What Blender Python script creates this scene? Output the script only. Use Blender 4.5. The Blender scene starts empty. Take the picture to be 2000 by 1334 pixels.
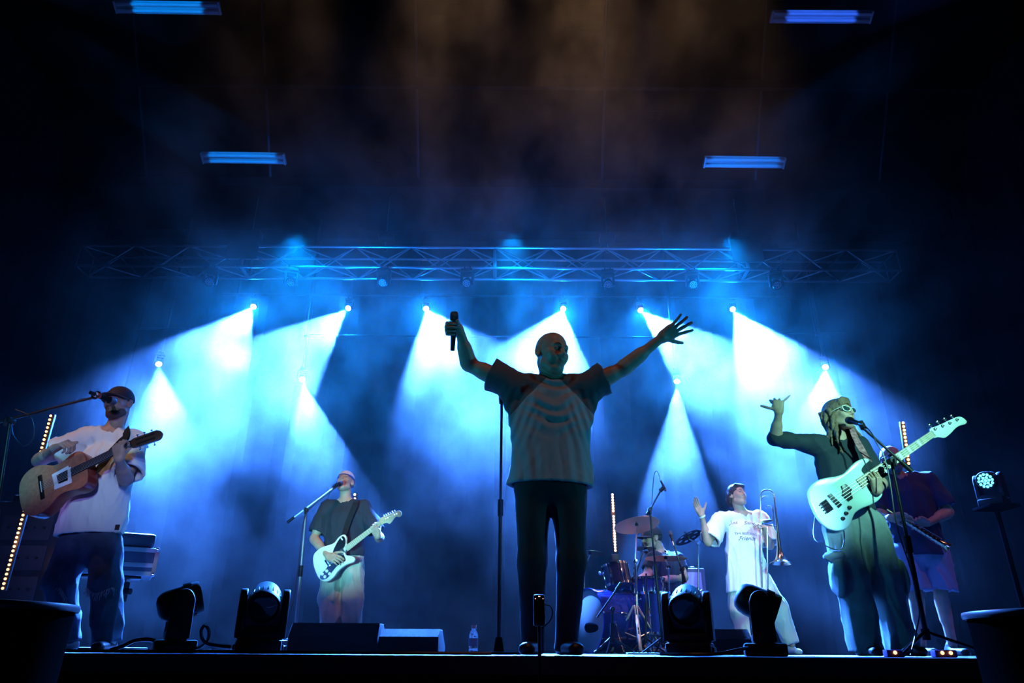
import bpy, bmesh, math, random
import numpy as np
from mathutils import Vector, Matrix, Euler
random.seed(7)
SC = bpy.context.scene
COL = SC.collection
R = math.radians
PI = math.pi
# ------------------------------------------------------------------ camera
F = 1365.0
PITCH = math.atan(605.0 / F)
CAM_M = Euler((PI/2 + PITCH, 0, 0)).to_matrix() @ Matrix.Rotation(R(0.35), 3, 'Z')
CAM_O = Vector((0, 0, 0.018))
cam = bpy.data.cameras.new('camera')
cam.sensor_width = 36.0
cam.lens = F / 2000.0 * 36.0
cam.clip_start = 0.05
camo = bpy.data.objects.new('camera', cam)
COL.objects.link(camo)
camo.matrix_world = Matrix.Translation(CAM_O) @ CAM_M.to_4x4()
SC.camera = camo

def ray(px, py):
    return CAM_M @ Vector(((px - 1000) / F, -(py - 667) / F, -1.0))
def P(px, py, Y):
    """point of the stage plane at distance Y that the photo shows at px, py"""
    d = ray(px, py)
    return CAM_O + d * (Y / d.y)
def PG(px, Y, z=0.0):
    """point at height z and distance Y whose column is px"""
    lo = P(px, 1272, Y)
    d = CAM_M @ Vector((0, 1, 0))
    x = lo.x
    for _ in range(12):
        p = Vector((x, Y, z)) - CAM_O
        c = CAM_M.transposed() @ p
        x += (px - (1000 - F * c.x / c.z)) / F * (-c.z)
    return Vector((x, Y, z))
# ------------------------------------------------------------------ world, view
w = bpy.data.worlds.new('world'); SC.world = w
w.use_nodes = True
w.node_tree.nodes['Background'].inputs[0].default_value = (0.02, 0.05, 0.12, 1)
w.node_tree.nodes['Background'].inputs[1].default_value = 0.006
SC.view_settings.view_transform = 'Standard'
SC.view_settings.look = 'None'
SC.view_settings.exposure = 0.0
SC.view_settings.gamma = 1.0
SC.view_settings.use_curve_mapping = False
cy = SC.cycles
cy.max_bounces = 4; cy.diffuse_bounces = 2; cy.glossy_bounces = 2
cy.transmission_bounces = 4; cy.transparent_max_bounces = 8; cy.volume_bounces = 0
cy.use_adaptive_sampling = True; cy.adaptive_threshold = 0.02
cy.use_denoising = True
cy.volume_step_rate = 1.0; cy.volume_max_steps = 64
cy.caustics_reflective = False; cy.caustics_refractive = False
cy.sample_clamp_indirect = 4.0

def lamp(name, kind, loc, target, energy, color, **kw):
    l = bpy.data.lights.new(name, kind)
    l.energy = energy; l.color = color
    for k, v in kw.items(): setattr(l, k, v)
    o = bpy.data.objects.new(name, l); COL.objects.link(o)
    o.location = loc
    d = (Vector(target) - Vector(loc)).normalized()
    o.rotation_euler = d.to_track_quat('-Z', 'Y').to_euler()
    return o
# ------------------------------------------------------------------ the ten beams
# apex pixel, a pixel on either edge, distance, half angle, power
BEAMS = [
 ((495, 599), (150, 722), (493, 900), 11.3, 12.0, 1.0),
 ((680, 602), (500, 652), (622, 770), 11.3, 12.0, 0.75),
 ((832, 603), (722, 900), (975, 662), 11.3, 12.0, 1.0),
 ((1100, 603), (985, 664), (1240, 900), 11.3, 12.0, 1.15),
 ((1251, 606), (1322, 770), (1430, 660), 11.3, 12.0, 1.0),
 ((1431, 604), (1430, 900), (1760, 768), 11.3, 12.0, 1.2),
 ((310, 711), (247, 826), (402, 860), 11.3, 11.0, 0.6),
 ((590, 741), (530, 960), (700, 900), 11.3, 10.0, 0.35),
 ((1322, 745), (1240, 985), (1396, 960), 11.3, 10.0, 0.4),
 ((1612, 717), (1545, 820), (1700, 870), 11.3, 10.0, 0.4),
]
def beam_dir(ap, e1, e2, half):
    e = -ray(*ap).normalized()
    n1 = ray(*ap).cross(ray(*e1)).normalized()
    n2 = ray(*ap).cross(ray(*e2)).normalized()
    if n1.dot(ray(*e2)) < 0: n1 = -n1
    if n2.dot(ray(*e1)) < 0: n2 = -n2
    s = math.sin(R(half))
    # d = a n1 + b n2 + c e (e is perpendicular to both)
    k = n1.dot(n2)
    a = b = s / (1 + k)
    v = n1 * a + n2 * b
    c = math.sqrt(max(0.0, 1 - v.length_squared))
    return (v + e * c).normalized()
BEAM_POWER = 250000.0
BEAM_COL = (0.043, 0.20, 1.0)
BEAM_AT = []
for i, (ap, e1, e2, Y, half, pw) in enumerate(BEAMS):
    loc = P(ap[0], ap[1], Y)
    d = beam_dir(ap, e1, e2, half)
    BEAM_AT.append((loc, d))
    lamp('beam_light', 'SPOT', loc, loc + d, BEAM_POWER * pw, BEAM_COL,
         spot_size=R(2*half + 1.0), spot_blend=0.22, shadow_soft_size=0.04)

# added wide fill spots at every beam lamp, for a glow in the haze
for (loc, d), pw in zip(BEAM_AT, (1, .8, 1, 1.4, 1.1, 1.2, .5, .3, .3, .5)):
    lamp('beam_halo_fill', 'SPOT', loc, loc + d*.6 + Vector((0, 0, -.1)), 1100*pw, (0.0, 0.20, 1.0),
         spot_size=R(150), spot_blend=1.0, shadow_soft_size=0.05)
# added blue fill over the back of the stage, without a fixture
for x in (-3.4, 0.0, 3.4):
    lamp('back_blue_fill', 'SPOT', (x, 9.4, 6.0), (x*1.0, 11.0, 2.2), 900, (0.0, 0.24, 1.0), spot_size=R(110), spot_blend=1.0, shadow_soft_size=0.15)
for x in (-2.6, 0.2, 3.0):  # added unseen lamps that brighten the truss
    lamp('truss_fill', 'SPOT', (x, 8.9, 4.7), (x*.9, 10.1, 6.3), 520, (0.0, 0.18, 1.0), spot_size=R(100), spot_blend=1.0, shadow_soft_size=0.1)
# added unseen blue spots out front that brighten the roof tube lights
for px, py, Y, col, e in ((327, 16, 8.15, (0.0, .26, 1.0), 2600), (1604, 33, 8.15, (.03, .14, 1.0), 2600), (475, 310, 9.4, (0.0, .24, 1.0), 2600), (1454, 318, 9.4, (0.0, .20, 1.0), 2400)):
    q = P(px, py, Y)
    lamp('roof_light_fill', 'SPOT', (q.x*1.2, 2.2, 4.6), q, e, col, spot_size=R(8.5), spot_blend=.15, shadow_soft_size=.03)

# warm down light from the front truss above the picture
for x, y, pw, tx in ((-.45, 5.2, 1.0, -.9), (.75, 5.2, 1.4, .9), (2.1, 5.4, .8, 2.6), (-2.4, 5.2, .35, -3.2)):
    lamp('warm_top', 'SPOT', (x, y, 9.6), (tx, 6.9, 6.0), 760*pw, (1.0, .55, .26), spot_size=R(40), spot_blend=.9, shadow_soft_size=0.1)
# front of house washes, each on its own player
lamp('singer_warm', 'SPOT', (.6, 1.6, 6.2), (.2, 3.75, 1.3), 130, (1.0, .42, .26), spot_size=R(24), spot_blend=.8, shadow_soft_size=.12)
lamp('singer_teal_left', 'SPOT', (-3.6, 2.7, 1.0), (.2, 3.8, 1.15), 170, (.02, .50, .80), spot_size=R(28), spot_blend=.7, shadow_soft_size=.10)
lamp('singer_teal_right', 'SPOT', (4.0, 2.8, .9), (.2, 3.8, 1.15), 190, (.02, .50, .80), spot_size=R(28), spot_blend=.7, shadow_soft_size=.10)
lamp('bass_mint', 'SPOT', (3.1, .4, 2.5), (2.42, 4.6, 1.40), 1500, (.30, 1.0, .86), spot_size=R(21), spot_blend=.8, shadow_soft_size=.07)
lamp('electric_cyan', 'SPOT', (-1.75, 3.3, .50), (-1.62, 7.2, 1.12), 950, (.20, .85, 1.0), spot_size=R(20), spot_blend=.8, shadow_soft_size=.07)
lamp('electric_pink', 'SPOT', (-.4, 3.4, 4.6), (-1.72, 7.2, 1.1), 420, (1.0, .42, .50), spot_size=R(15), spot_blend=.8, shadow_soft_size=.08)
lamp('trombone_cyan', 'SPOT', (1.35, 2.4, .62), (2.5, 7.7, 1.05), 950, (.20, .62, 1.0), spot_size=R(17), spot_blend=.8, shadow_soft_size=.07)
lamp('trombone_warm', 'SPOT', (2.2, 4.6, 5.4), (2.5, 7.6, 1.2), 420, (1.0, .55, .50), spot_size=R(16), spot_blend=.8, shadow_soft_size=.08)
lamp('acoustic_violet', 'SPOT', (-.6, -.6, 1.6), (-2.75, 4.6, 1.22), 420, (.26, .22, 1.0), spot_size=R(15.5), spot_blend=.9, shadow_soft_size=.1)
lamp('acoustic_warm', 'SPOT', (-4.6, 2.4, 5.0), (-2.85, 4.7, 1.35), 260, (1.0, .55, .25), spot_size=R(14), spot_blend=.8, shadow_soft_size=.1)
lamp('acoustic_pale', 'SPOT', (-1.0, .3, 2.0), (-2.62, 4.6, 1.16), 210, (.42, .85, 1.0), spot_size=R(14), spot_blend=.9, shadow_soft_size=.08)
lamp('case_fill', 'SPOT', (-1.2, -1.0, 2.0), (-3.72, 6.0, .80), 1300, (.06, .62, .95), spot_size=R(5.6), spot_blend=.8, shadow_soft_size=.1)  # added unseen spot, brightens the edging of the flight case
lamp('sax_blue', 'SPOT', (1.0, 3.2, 3.8), (3.4, 6.2, 1.1), 260, (.06, .10, 1.0), spot_size=R(24), spot_blend=.7, shadow_soft_size=.1)
lamp('sax_pink', 'SPOT', (5.6, 4.6, 5.0), (3.5, 6.2, 1.2), 110, (1.0, .30, .28), spot_size=R(24), spot_blend=.8, shadow_soft_size=.1)
lamp('drum_violet', 'SPOT', (1.2, 4.6, 5.6), (1.55, 7.7, .9), 1500, (.14, .16, 1.0), spot_size=R(26), spot_blend=.7, shadow_soft_size=.1)
lamp('drum_warm', 'SPOT', (3.6, 4.8, 3.4), (1.5, 7.4, .55), 480, (1.0, .48, .36), spot_size=R(22), spot_blend=.8, shadow_soft_size=.1)

# ------------------------------------------------------------------ haze
def haze_box():
    me = bpy.data.meshes.new('haze')
    pr = [(4.05, .012), (12.82, .012), (12.82, 7.26), (9.72, 7.26), (8.72, 8.75), (4.05, 8.75)]; n = len(pr)
    me.from_pydata([(x, y, z) for x in (-7.45, 7.45) for y, z in pr], [],
                   [tuple(range(n)), tuple(range(2*n-1, n-1, -1))] + [(i, n+i, n+(i+1) % n, (i+1) % n) for i in range(n)])
    bm = bmesh.new(); bm.from_mesh(me); bmesh.ops.recalc_face_normals(bm, faces=bm.faces[:]); bm.to_mesh(me); bm.free()
    o = bpy.data.objects.new('haze', me); COL.objects.link(o)
    o['kind'] = 'stuff'
    o['label'] = 'blue-lit stage haze with drifting puffs of smoke between the backdrop and the band'
    o['category'] = 'haze'
    m = bpy.data.materials.new('haze'); m.use_nodes = True
    nt = m.node_tree; nt.nodes.clear()
    out = nt.nodes.new('ShaderNodeOutputMaterial')
    vs = nt.nodes.new('ShaderNodeVolumeScatter')
    vs.inputs['Color'].default_value = (1, 1, 1, 1)
    vs.inputs['Anisotropy'].default_value = 0.35
    tc = nt.nodes.new('ShaderNodeNewGeometry')
    mp = nt.nodes.new('ShaderNodeMapping'); mp.inputs['Scale'].default_value = (1.25, 0.8, 1.1)
    mp.inputs['Location'].default_value = (3.1, 0.0, 1.7)
    nz = nt.nodes.new('ShaderNodeTexNoise'); nz.inputs['Scale'].default_value = 1.0
    nz.inputs['Detail'].default_value = 4.0; nz.inputs['Roughness'].default_value = 0.6
    mr = nt.nodes.new('ShaderNodeMapRange')
    mr.inputs['From Min'].default_value = 0.42; mr.inputs['From Max'].default_value = 0.62
    mr.inputs['To Min'].default_value = 0.008; mr.inputs['To Max'].default_value = 0.125
    sp = nt.nodes.new('ShaderNodeSeparateXYZ')
    L = nt.links.new
    def ramp(src, f0, f1, t0, t1):
        r = nt.nodes.new('ShaderNodeMapRange'); r.interpolation_type = 'SMOOTHSTEP'
        for k, v in (('From Min', f0), ('From Max', f1), ('To Min', t0), ('To Max', t1)): r.inputs[k].default_value = v
        L(src, r.inputs['Value']); return r.outputs[0]
    def mul(a, b, op='MULTIPLY'):
        m_ = nt.nodes.new('ShaderNodeMath'); m_.operation = op; L(a, m_.inputs[0])
        if b is not None: L(b, m_.inputs[1])
        return m_.outputs[0]
    L(tc.outputs['Position'], mp.inputs['Vector']); L(mp.outputs[0], nz.inputs['Vector'])
    L(nz.outputs['Fac'], mr.inputs['Value']); L(tc.outputs['Position'], sp.inputs[0])
    # the air clears towards the audience, towards the wings and near the floor
    lift = ramp(sp.outputs['Z'], 3.6, 8.6, 0.0, 3.2)
    fy = ramp(mul(sp.outputs['Y'], lift, 'ADD'), 6.7, 10.6, .010, 1.0)
    fz = ramp(sp.outputs['Z'], .8, 4.4, .20, 1.0)
    fx = ramp(mul(sp.outputs['X'], None, 'ABSOLUTE'), 4.2, 6.8, 1.0, .15)
    mu = mul(mul(mr.outputs[0], fy), mul(fz, fx)).node
    L(mu.outputs[0], vs.inputs['Density']); L(vs.outputs[0], out.inputs['Volume'])
    me.materials.append(m)
    return o
haze_box()
# ================================================================== mesh helpers
def V(*a): return Vector(a)
def frame(z, hint=(0, 0, 1)):
    """3x3 whose columns are x, y, z with z along the given vector"""
    z = Vector(z).normalized(); h = Vector(hint)
    if abs(z.dot(h.normalized())) > 0.98: h = Vector((0, 1, 0)) if abs(z.y) < 0.9 else Vector((1, 0, 0))
    x = h.cross(z).normalized(); y = z.cross(x)
    return Matrix((x, y, z)).transposed()
def fr3(x, y, z):
    return Matrix((Vector(x), Vector(y), Vector(z))).transposed()

class MB:
    def __init__(s): s.v = []; s.f = []; s.m = []; s.cur = 0
    def add(s, vs, fs):
        o = len(s.v); s.v += [tuple(p) for p in vs]
        for f in fs: s.f.append(tuple(i + o for i in f)); s.m.append(s.cur)
        return s
    def box(s, c, size, M=None, bevel=0.0):
        c = Vector(c); hx, hy, hz = size[0]/2, size[1]/2, size[2]/2
        M = M or Matrix.Identity(3)
        if bevel <= 0:
            vs = [c + M @ Vector((x*hx, y*hy, z*hz)) for z in (-1, 1) for y in (-1, 1) for x in (-1, 1)]
            fs = [(0,2,3,1),(4,5,7,6),(0,1,5,4),(2,6,7,3),(0,4,6,2),(1,3,7,5)]
            return s.add(vs, fs)
        b = min(bevel, hx*.98, hy*.98, hz*.98)
        bm = bmesh.new(); bmesh.ops.create_cube(bm, size=1.0)
        for v in bm.verts: v.co = Vector((v.co.x*size[0], v.co.y*size[1], v.co.z*size[2]))
        bmesh.ops.bevel(bm, geom=bm.edges[:], offset=b, segments=2, profile=0.5, affect='EDGES')
        bm.verts.index_update()
        s.add([c + M @ v.co for v in bm.verts], [tuple(v.index for v in f.verts) for f in bm.faces]); bm.free()
        return s
    def cyl(s, a, b, r, r2=None, n=16, cap=True):
        a = Vector(a); b = Vector(b); r2 = r if r2 is None else r2
        M = frame(b - a)
        vs = []
        for p, q in ((a, r), (b, r2)):
            for i in range(n):
                t = 2*PI*i/n; vs.append(p + M @ Vector((math.cos(t)*q, math.sin(t)*q, 0)))
        fs = [(i, (i+1) % n, n + (i+1) % n, n + i) for i in range(n)]
        if cap: fs += [tuple(range(n-1, -1, -1)), tuple(range(n, 2*n))]
        return s.add(vs, fs)
    def lathe(s, prof, o=(0,0,0), M=None, n=32, sx=1.0):
        """prof: (radius, height) pairs along the local z of M"""
        o = Vector(o); M = M or Matrix.Identity(3); vs = []; fs = []
        for r, h in prof:
            r = max(r, 1e-4)
            for i in range(n):
                t = 2*PI*i/n; vs.append(o + M @ Vector((math.cos(t)*r*sx, math.sin(t)*r, h)))
        for k in range(len(prof)-1):
            for i in range(n):
                j = (i+1) % n
                fs.append((k*n+i, k*n+j, (k+1)*n+j, (k+1)*n+i))
        return s.add(vs, fs)
    def tube(s, pts, r, n=8, closed=False, r2=None):
        pts = [Vector(p) for p in pts]; m = len(pts)
        vs = []; fs = []; prev = None
        for k, p in enumerate(pts):
            if closed: t = pts[(k+1) % m] - pts[k-1]
            else: t = pts[min(k+1, m-1)] - pts[max(k-1, 0)]
            t.normalize()
            if prev is None: M = frame(t); x = M.col[0].copy()
            else:
                x = prev - t * prev.dot(t); x.normalize()
            y = t.cross(x); prev = x
            rr = r if r2 is None else r + (r2 - r) * k / (m-1)
            if isinstance(r, (list, tuple)): rr = r[k]
            for i in range(n):
                a = 2*PI*i/n; vs.append(p + x*math.cos(a)*rr + y*math.sin(a)*rr)
        for k in range(m if closed else m-1):
            for i in range(n):
                j = (i+1) % n; q = (k+1) % m
                fs.append((k*n+i, k*n+j, q*n+j, q*n+i))
        if not closed: fs += [tuple(range(n-1, -1, -1)), tuple(range((m-1)*n, m*n))]
        return s.add(vs, fs)
    def ball(s, c, r, n=14, M=None, sc=(1, 1, 1)):
        prof = [(math.sin(PI*k/(n//2+2))*1.0, -math.cos(PI*k/(n//2+2))) for k in range(n//2+3)]
        c = Vector(c); M = M or Matrix.Identity(3); vs = []; fs = []
        for q, h in prof:
            q = max(q, 1e-3)
            for i in range(n):
                t = 2*PI*i/n
                vs.append(c + M @ Vector((math.cos(t)*q*r*sc[0], math.sin(t)*q*r*sc[1], h*r*sc[2])))
        for k in range(len(prof)-1):
            for i in range(n):
                j = (i+1) % n; fs.append((k*n+i, k*n+j, (k+1)*n+j, (k+1)*n+i))
        return s.add(vs, fs)
    def prism(s, pts, t0, t1, o=(0,0,0), M=None, edge=0.0):
        """outline (x, y) raised from z=t0 to t1 in the frame M, with an optional rounded edge"""
        o = Vector(o); M = M or Matrix.Identity(3); n = len(pts)
        area = sum(pts[i][0]*pts[(i+1) % n][1] - pts[(i+1) % n][0]*pts[i][1] for i in range(n))
        if area < 0: pts = list(reversed(pts))
        def inset(d):
            out = []
            for i in range(n):
                a = Vector(pts[i-1]); b = Vector(pts[i]); c = Vector(pts[(i+1) % n])
                e1 = (b - a); e2 = (c - b)
                if e1.length < 1e-9 or e2.length < 1e-9: out.append(b); continue
                e1.normalize(); e2.normalize()
                nn = Vector((-e1.y - e2.y, e1.x + e2.x))
                if nn.length < 1e-6: out.append(b); continue
                nn.normalize(); out.append(b + nn * d)
            return out
        rings = []
        if edge > 0:
            for k in (0, 1, 2, 3):
                a = PI/2*k/3; rings.append((inset(edge*(1-math.sin(a))), t0 + edge*(1-math.cos(a))))
            for k in (3, 2, 1, 0):
                a = PI/2*k/3; rings.append((inset(edge*(1-math.sin(a))), t1 - edge*(1-math.cos(a))))
        else:
            rings = [([Vector(p) for p in pts], t0), ([Vector(p) for p in pts], t1)]
        vs = []; fs = []
        for pl, z in rings:
            for p in pl: vs.append(o + M @ Vector((p[0], p[1], z)))
        m = len(rings)
        for k in range(m-1):
            for i in range(n):
                j = (i+1) % n; fs.append((k*n+i, k*n+j, (k+1)*n+j, (k+1)*n+i))
        # caps, triangulated
        from mathutils.geometry import tessellate_polygon
        for k, flip in ((0, True), (m-1, False)):
            tri = tessellate_polygon([[Vector((p[0], p[1], 0)) for p in rings[k][0]]])
            for t in tri:
                a, b, c = t
                A, B, C = (rings[k][0][q] for q in t)
                ar = (B[0]-A[0])*(C[1]-A[1]) - (C[0]-A[0])*(B[1]-A[1])
                if (ar < 0) != flip: a, c = c, a
                fs.append((k*n+a, k*n+b, k*n+c))
        return s.add(vs, fs)
    def build(s, name, mats, parent=None, smooth=True, angle=35, loc=None):
        org = WORLD.get(parent.name, Vector()) if parent is not None else Vector(loc or (0, 0, 0))
        return mesh_obj(name, [(p[0]-org.x, p[1]-org.y, p[2]-org.z) for p in s.v], s.f, mats, parent, smooth, angle, s.m, org)

WORLD = {}
def mesh_obj(name, vs, fs, mats, parent=None, smooth=True, angle=35, mi=None, org=None):
    me = bpy.data.meshes.new(name)
    me.from_pydata([tuple(v) for v in vs], [], [tuple(f) for f in fs])
    if not isinstance(mats, (list, tuple)): mats = [mats]
    for m in mats: me.materials.append(m)
    if mi is not None and any(mi): me.polygons.foreach_set('material_index', mi)
    if smooth:
        me.shade_smooth()
        if angle: me.set_sharp_from_angle(angle=R(angle))
    me.update()
    o = bpy.data.objects.new(name, me); COL.objects.link(o)
    if parent is not None: o.parent = parent
    elif org is not None: o.location = org
    WORLD[o.name] = Vector(org) if org is not None else Vector()
    return o
def thing(name, label, cat, loc=(0, 0, 0), group=None):
    o = bpy.data.objects.new(name, None); COL.objects.link(o)
    o.empty_display_size = 0.1
    o.location = loc; WORLD[o.name] = Vector(loc)
    return tag(o, label, cat, group)
def tag(o, label, cat, group=None, kind=None):
    o['label'] = label; o['category'] = cat
    if group: o['group'] = group
    if kind: o['kind'] = kind
    return o
def struct(o): o['kind'] = 'structure'; return o
def copy_tree(o, parent=None):
    c = o.copy(); COL.objects.link(c)
    if parent is not None: c.parent = parent
    for ch in list(o.children): copy_tree(ch, c)
    return c

# ================================================================== materials
MATS = {}
def mat(name, col=(.5, .5, .5), rough=0.5, metal=0.0, bump=0.0, bscale=60.0, vary=0.0, vscale=6.0, spec=None, emit=None, estr=0.0, coat=0.0, trans=0.0, stretch=(1, 1, 1)):
    if name in MATS: return MATS[name]
    m = bpy.data.materials.new(name); m.use_nodes = True
    nt = m.node_tree; b = nt.nodes['Principled BSDF']
    b.inputs['Base Color'].default_value = (*col, 1)
    b.inputs['Roughness'].default_value = rough
    b.inputs['Metallic'].default_value = metal
    if spec is not None: b.inputs['Specular IOR Level'].default_value = spec
    if coat: b.inputs['Coat Weight'].default_value = coat
    if trans: b.inputs['Transmission Weight'].default_value = trans
    if emit is not None:
        b.inputs['Emission Color'].default_value = (*emit, 1); b.inputs['Emission Strength'].default_value = estr
    if bump or vary:
        tc = nt.nodes.new('ShaderNodeTexCoord'); mp = nt.nodes.new('ShaderNodeMapping')
        mp.inputs['Scale'].default_value = stretch
        nt.links.new(tc.outputs['Object'], mp.inputs[0])
    if bump:
        n = nt.nodes.new('ShaderNodeTexNoise'); n.inputs['Scale'].default_value = bscale; n.inputs['Detail'].default_value = 3
        bp = nt.nodes.new('ShaderNodeBump'); bp.inputs['Strength'].default_value = bump; bp.inputs['Distance'].default_value = 0.01
        nt.links.new(mp.outputs[0], n.inputs['Vector']); nt.links.new(n.outputs['Fac'], bp.inputs['Height'])
        nt.links.new(bp.outputs[0], b.inputs['Normal'])
    if vary:
        n = nt.nodes.new('ShaderNodeTexNoise'); n.inputs['Scale'].default_value = vscale; n.inputs['Detail'].default_value = 4
        cr = nt.nodes.new('ShaderNodeValToRGB')
        cr.color_ramp.elements[0].position = 0.35; cr.color_ramp.elements[1].position = 0.65
        cr.color_ramp.elements[0].color = (*[c*(1-vary) for c in col], 1)
        cr.color_ramp.elements[1].color = (*[min(1, c*(1+vary*.5)) for c in col], 1)
        nt.links.new(mp.outputs[0], n.inputs['Vector']); nt.links.new(n.outputs['Fac'], cr.inputs[0])
        nt.links.new(cr.outputs[0], b.inputs['Base Color'])
    MATS[name] = m
    return m
BLACK_METAL = mat('black painted metal', (.012, .012, .014), .38, .4, spec=.4)
BLACK_PLASTIC = mat('black moulded plastic', (.006, .006, .007), .5, bump=.05, bscale=200, spec=.22)
RUBBER = mat('black cable rubber', (.01, .01, .011), .35)
CHROME = mat('chrome', (.82, .83, .85), .14, 1.0)
STEEL = mat('brushed steel', (.45, .46, .48), .3, 1.0)
ALU = mat('matt aluminium', (.62, .63, .65), .38, .9)
SKIN = mat('skin', (.50, .30, .215), .48, vary=.12, vscale=20, spec=.35)
LIPS = mat('lips', (.38, .19, .15), .5)
EYE = mat('eye', (.22, .18, .16), .2)

# ================================================================== smooth bodies from blended shapes
def smin(a, b, k):
    if k <= 0: return np.minimum(a, b)
    h = np.clip(0.5 + 0.5*(b - a)/k, 0, 1)
    return b*(1-h) + a*h - k*h*(1-h)
def smax(a, b, k): return -smin(-a, -b, k)
A3 = lambda v: np.array((v[0], v[1], v[2]), dtype=np.float32)
class Cap:                                  # tapered capsule, optionally wide along one axis
    def __init__(s, a, b, ra, rb=None, k=.02, lat=None, f=1.0, cut0=False, cut1=False):
        s.a = A3(a); s.b = A3(b); s.ra = ra; s.rb = ra if rb is None else rb; s.k = k
        s.lat = None if lat is None else A3(Vector(lat).normalized()); s.f = f; s.c0 = cut0; s.c1 = cut1
        s.c = (s.a + s.b)/2; s.rad = np.linalg.norm(s.b - s.a)/2 + max(s.ra, s.rb)*max(1, f)
    def d(s, p):
        ab = s.b - s.a; L2 = max(float(ab @ ab), 1e-9)
        t0 = ((p - s.a) @ ab)/L2; t = np.clip(t0, 0, 1)
        w = p - s.a - t[:, None]*ab
        if s.lat is not None:
            wl = w @ s.lat
            w = w - (wl*(1 - 1/s.f))[:, None]*s.lat
        d = np.sqrt((w*w).sum(1)) - (s.ra + (s.rb - s.ra)*t)
        L = math.sqrt(L2)
        if s.c1: d = np.maximum(d, (t0 - 1)*L)
        if s.c0: d = np.maximum(d, -t0*L)
        return d
class Ell:                                  # ellipsoid in a frame
    def __init__(s, c, r, M=None, k=.02):
        s.c = A3(c); s.r = np.array(r, dtype=np.float32); s.k = k
        s.M = np.array(M if M is not None else Matrix.Identity(3), dtype=np.float32); s.rad = float(max(r))
    def d(s, p):
        q = (p - s.c) @ s.M; q = q / s.r
        n = np.sqrt((q*q).sum(1)) + 1e-6
        g = q / s.r; gn = np.sqrt((g*g).sum(1)) + 1e-6
        return n*(n - 1)/gn
class Half:                                 # half space, solid below the plane
    def __init__(s, o, n): s.o = A3(o); s.n = A3(Vector(n).normalized()); s.k = 0; s.c = s.o; s.rad = 1e3
    def d(s, p): return (p - s.o) @ s.n
class Grp:                                  # a blended set joined to the rest with its own softness
    def __init__(s, prims, k=.01, op='u', cav=False):
        s.pr = prims; s.k = k; s.op = op; s.cav = cav
    def d(s, p, keep=None):
        d = None
        for q in s.pr:
            if keep is not None and not keep(q): continue
            e = q.d(p); d = e if d is None else smin(d, e, q.k)
        return d
def field(groups, box=None, wr=None):
    def keep_for(lo, hi):
        def keep(q):
            d = np.maximum(np.maximum(lo - q.c, q.c - hi), 0)
            return float(np.sqrt((d*d).sum())) < q.rad + .08
        return keep
    keep = keep_for(*box) if box is not None else None
    def fn(p):
        d = None; W = wr(p) if wr is not None else None
        last = max(i for i, g in enumerate(groups) if g.op == 'u')
        for gi, g in enumerate(groups):
            if W is not None and gi == last + 1 and d is not None: d = d + W
            e = g.d(p, keep)
            if e is None: continue
            if W is not None and g.cav: e = e + W
            if d is None:
                d = e if g.op == 'u' else np.full(len(p), 1.0, np.float32); continue
            if g.op == 'u': d = smin(d, e, g.k)
            elif g.op == 's': d = smax(d, -e, g.k)
            else: d = smax(d, e, g.k)
        if d is None: return np.full(len(p), 1.0, np.float32)
        if W is not None and last == len(groups) - 1: d = d + W
        return d
    return fn
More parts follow.
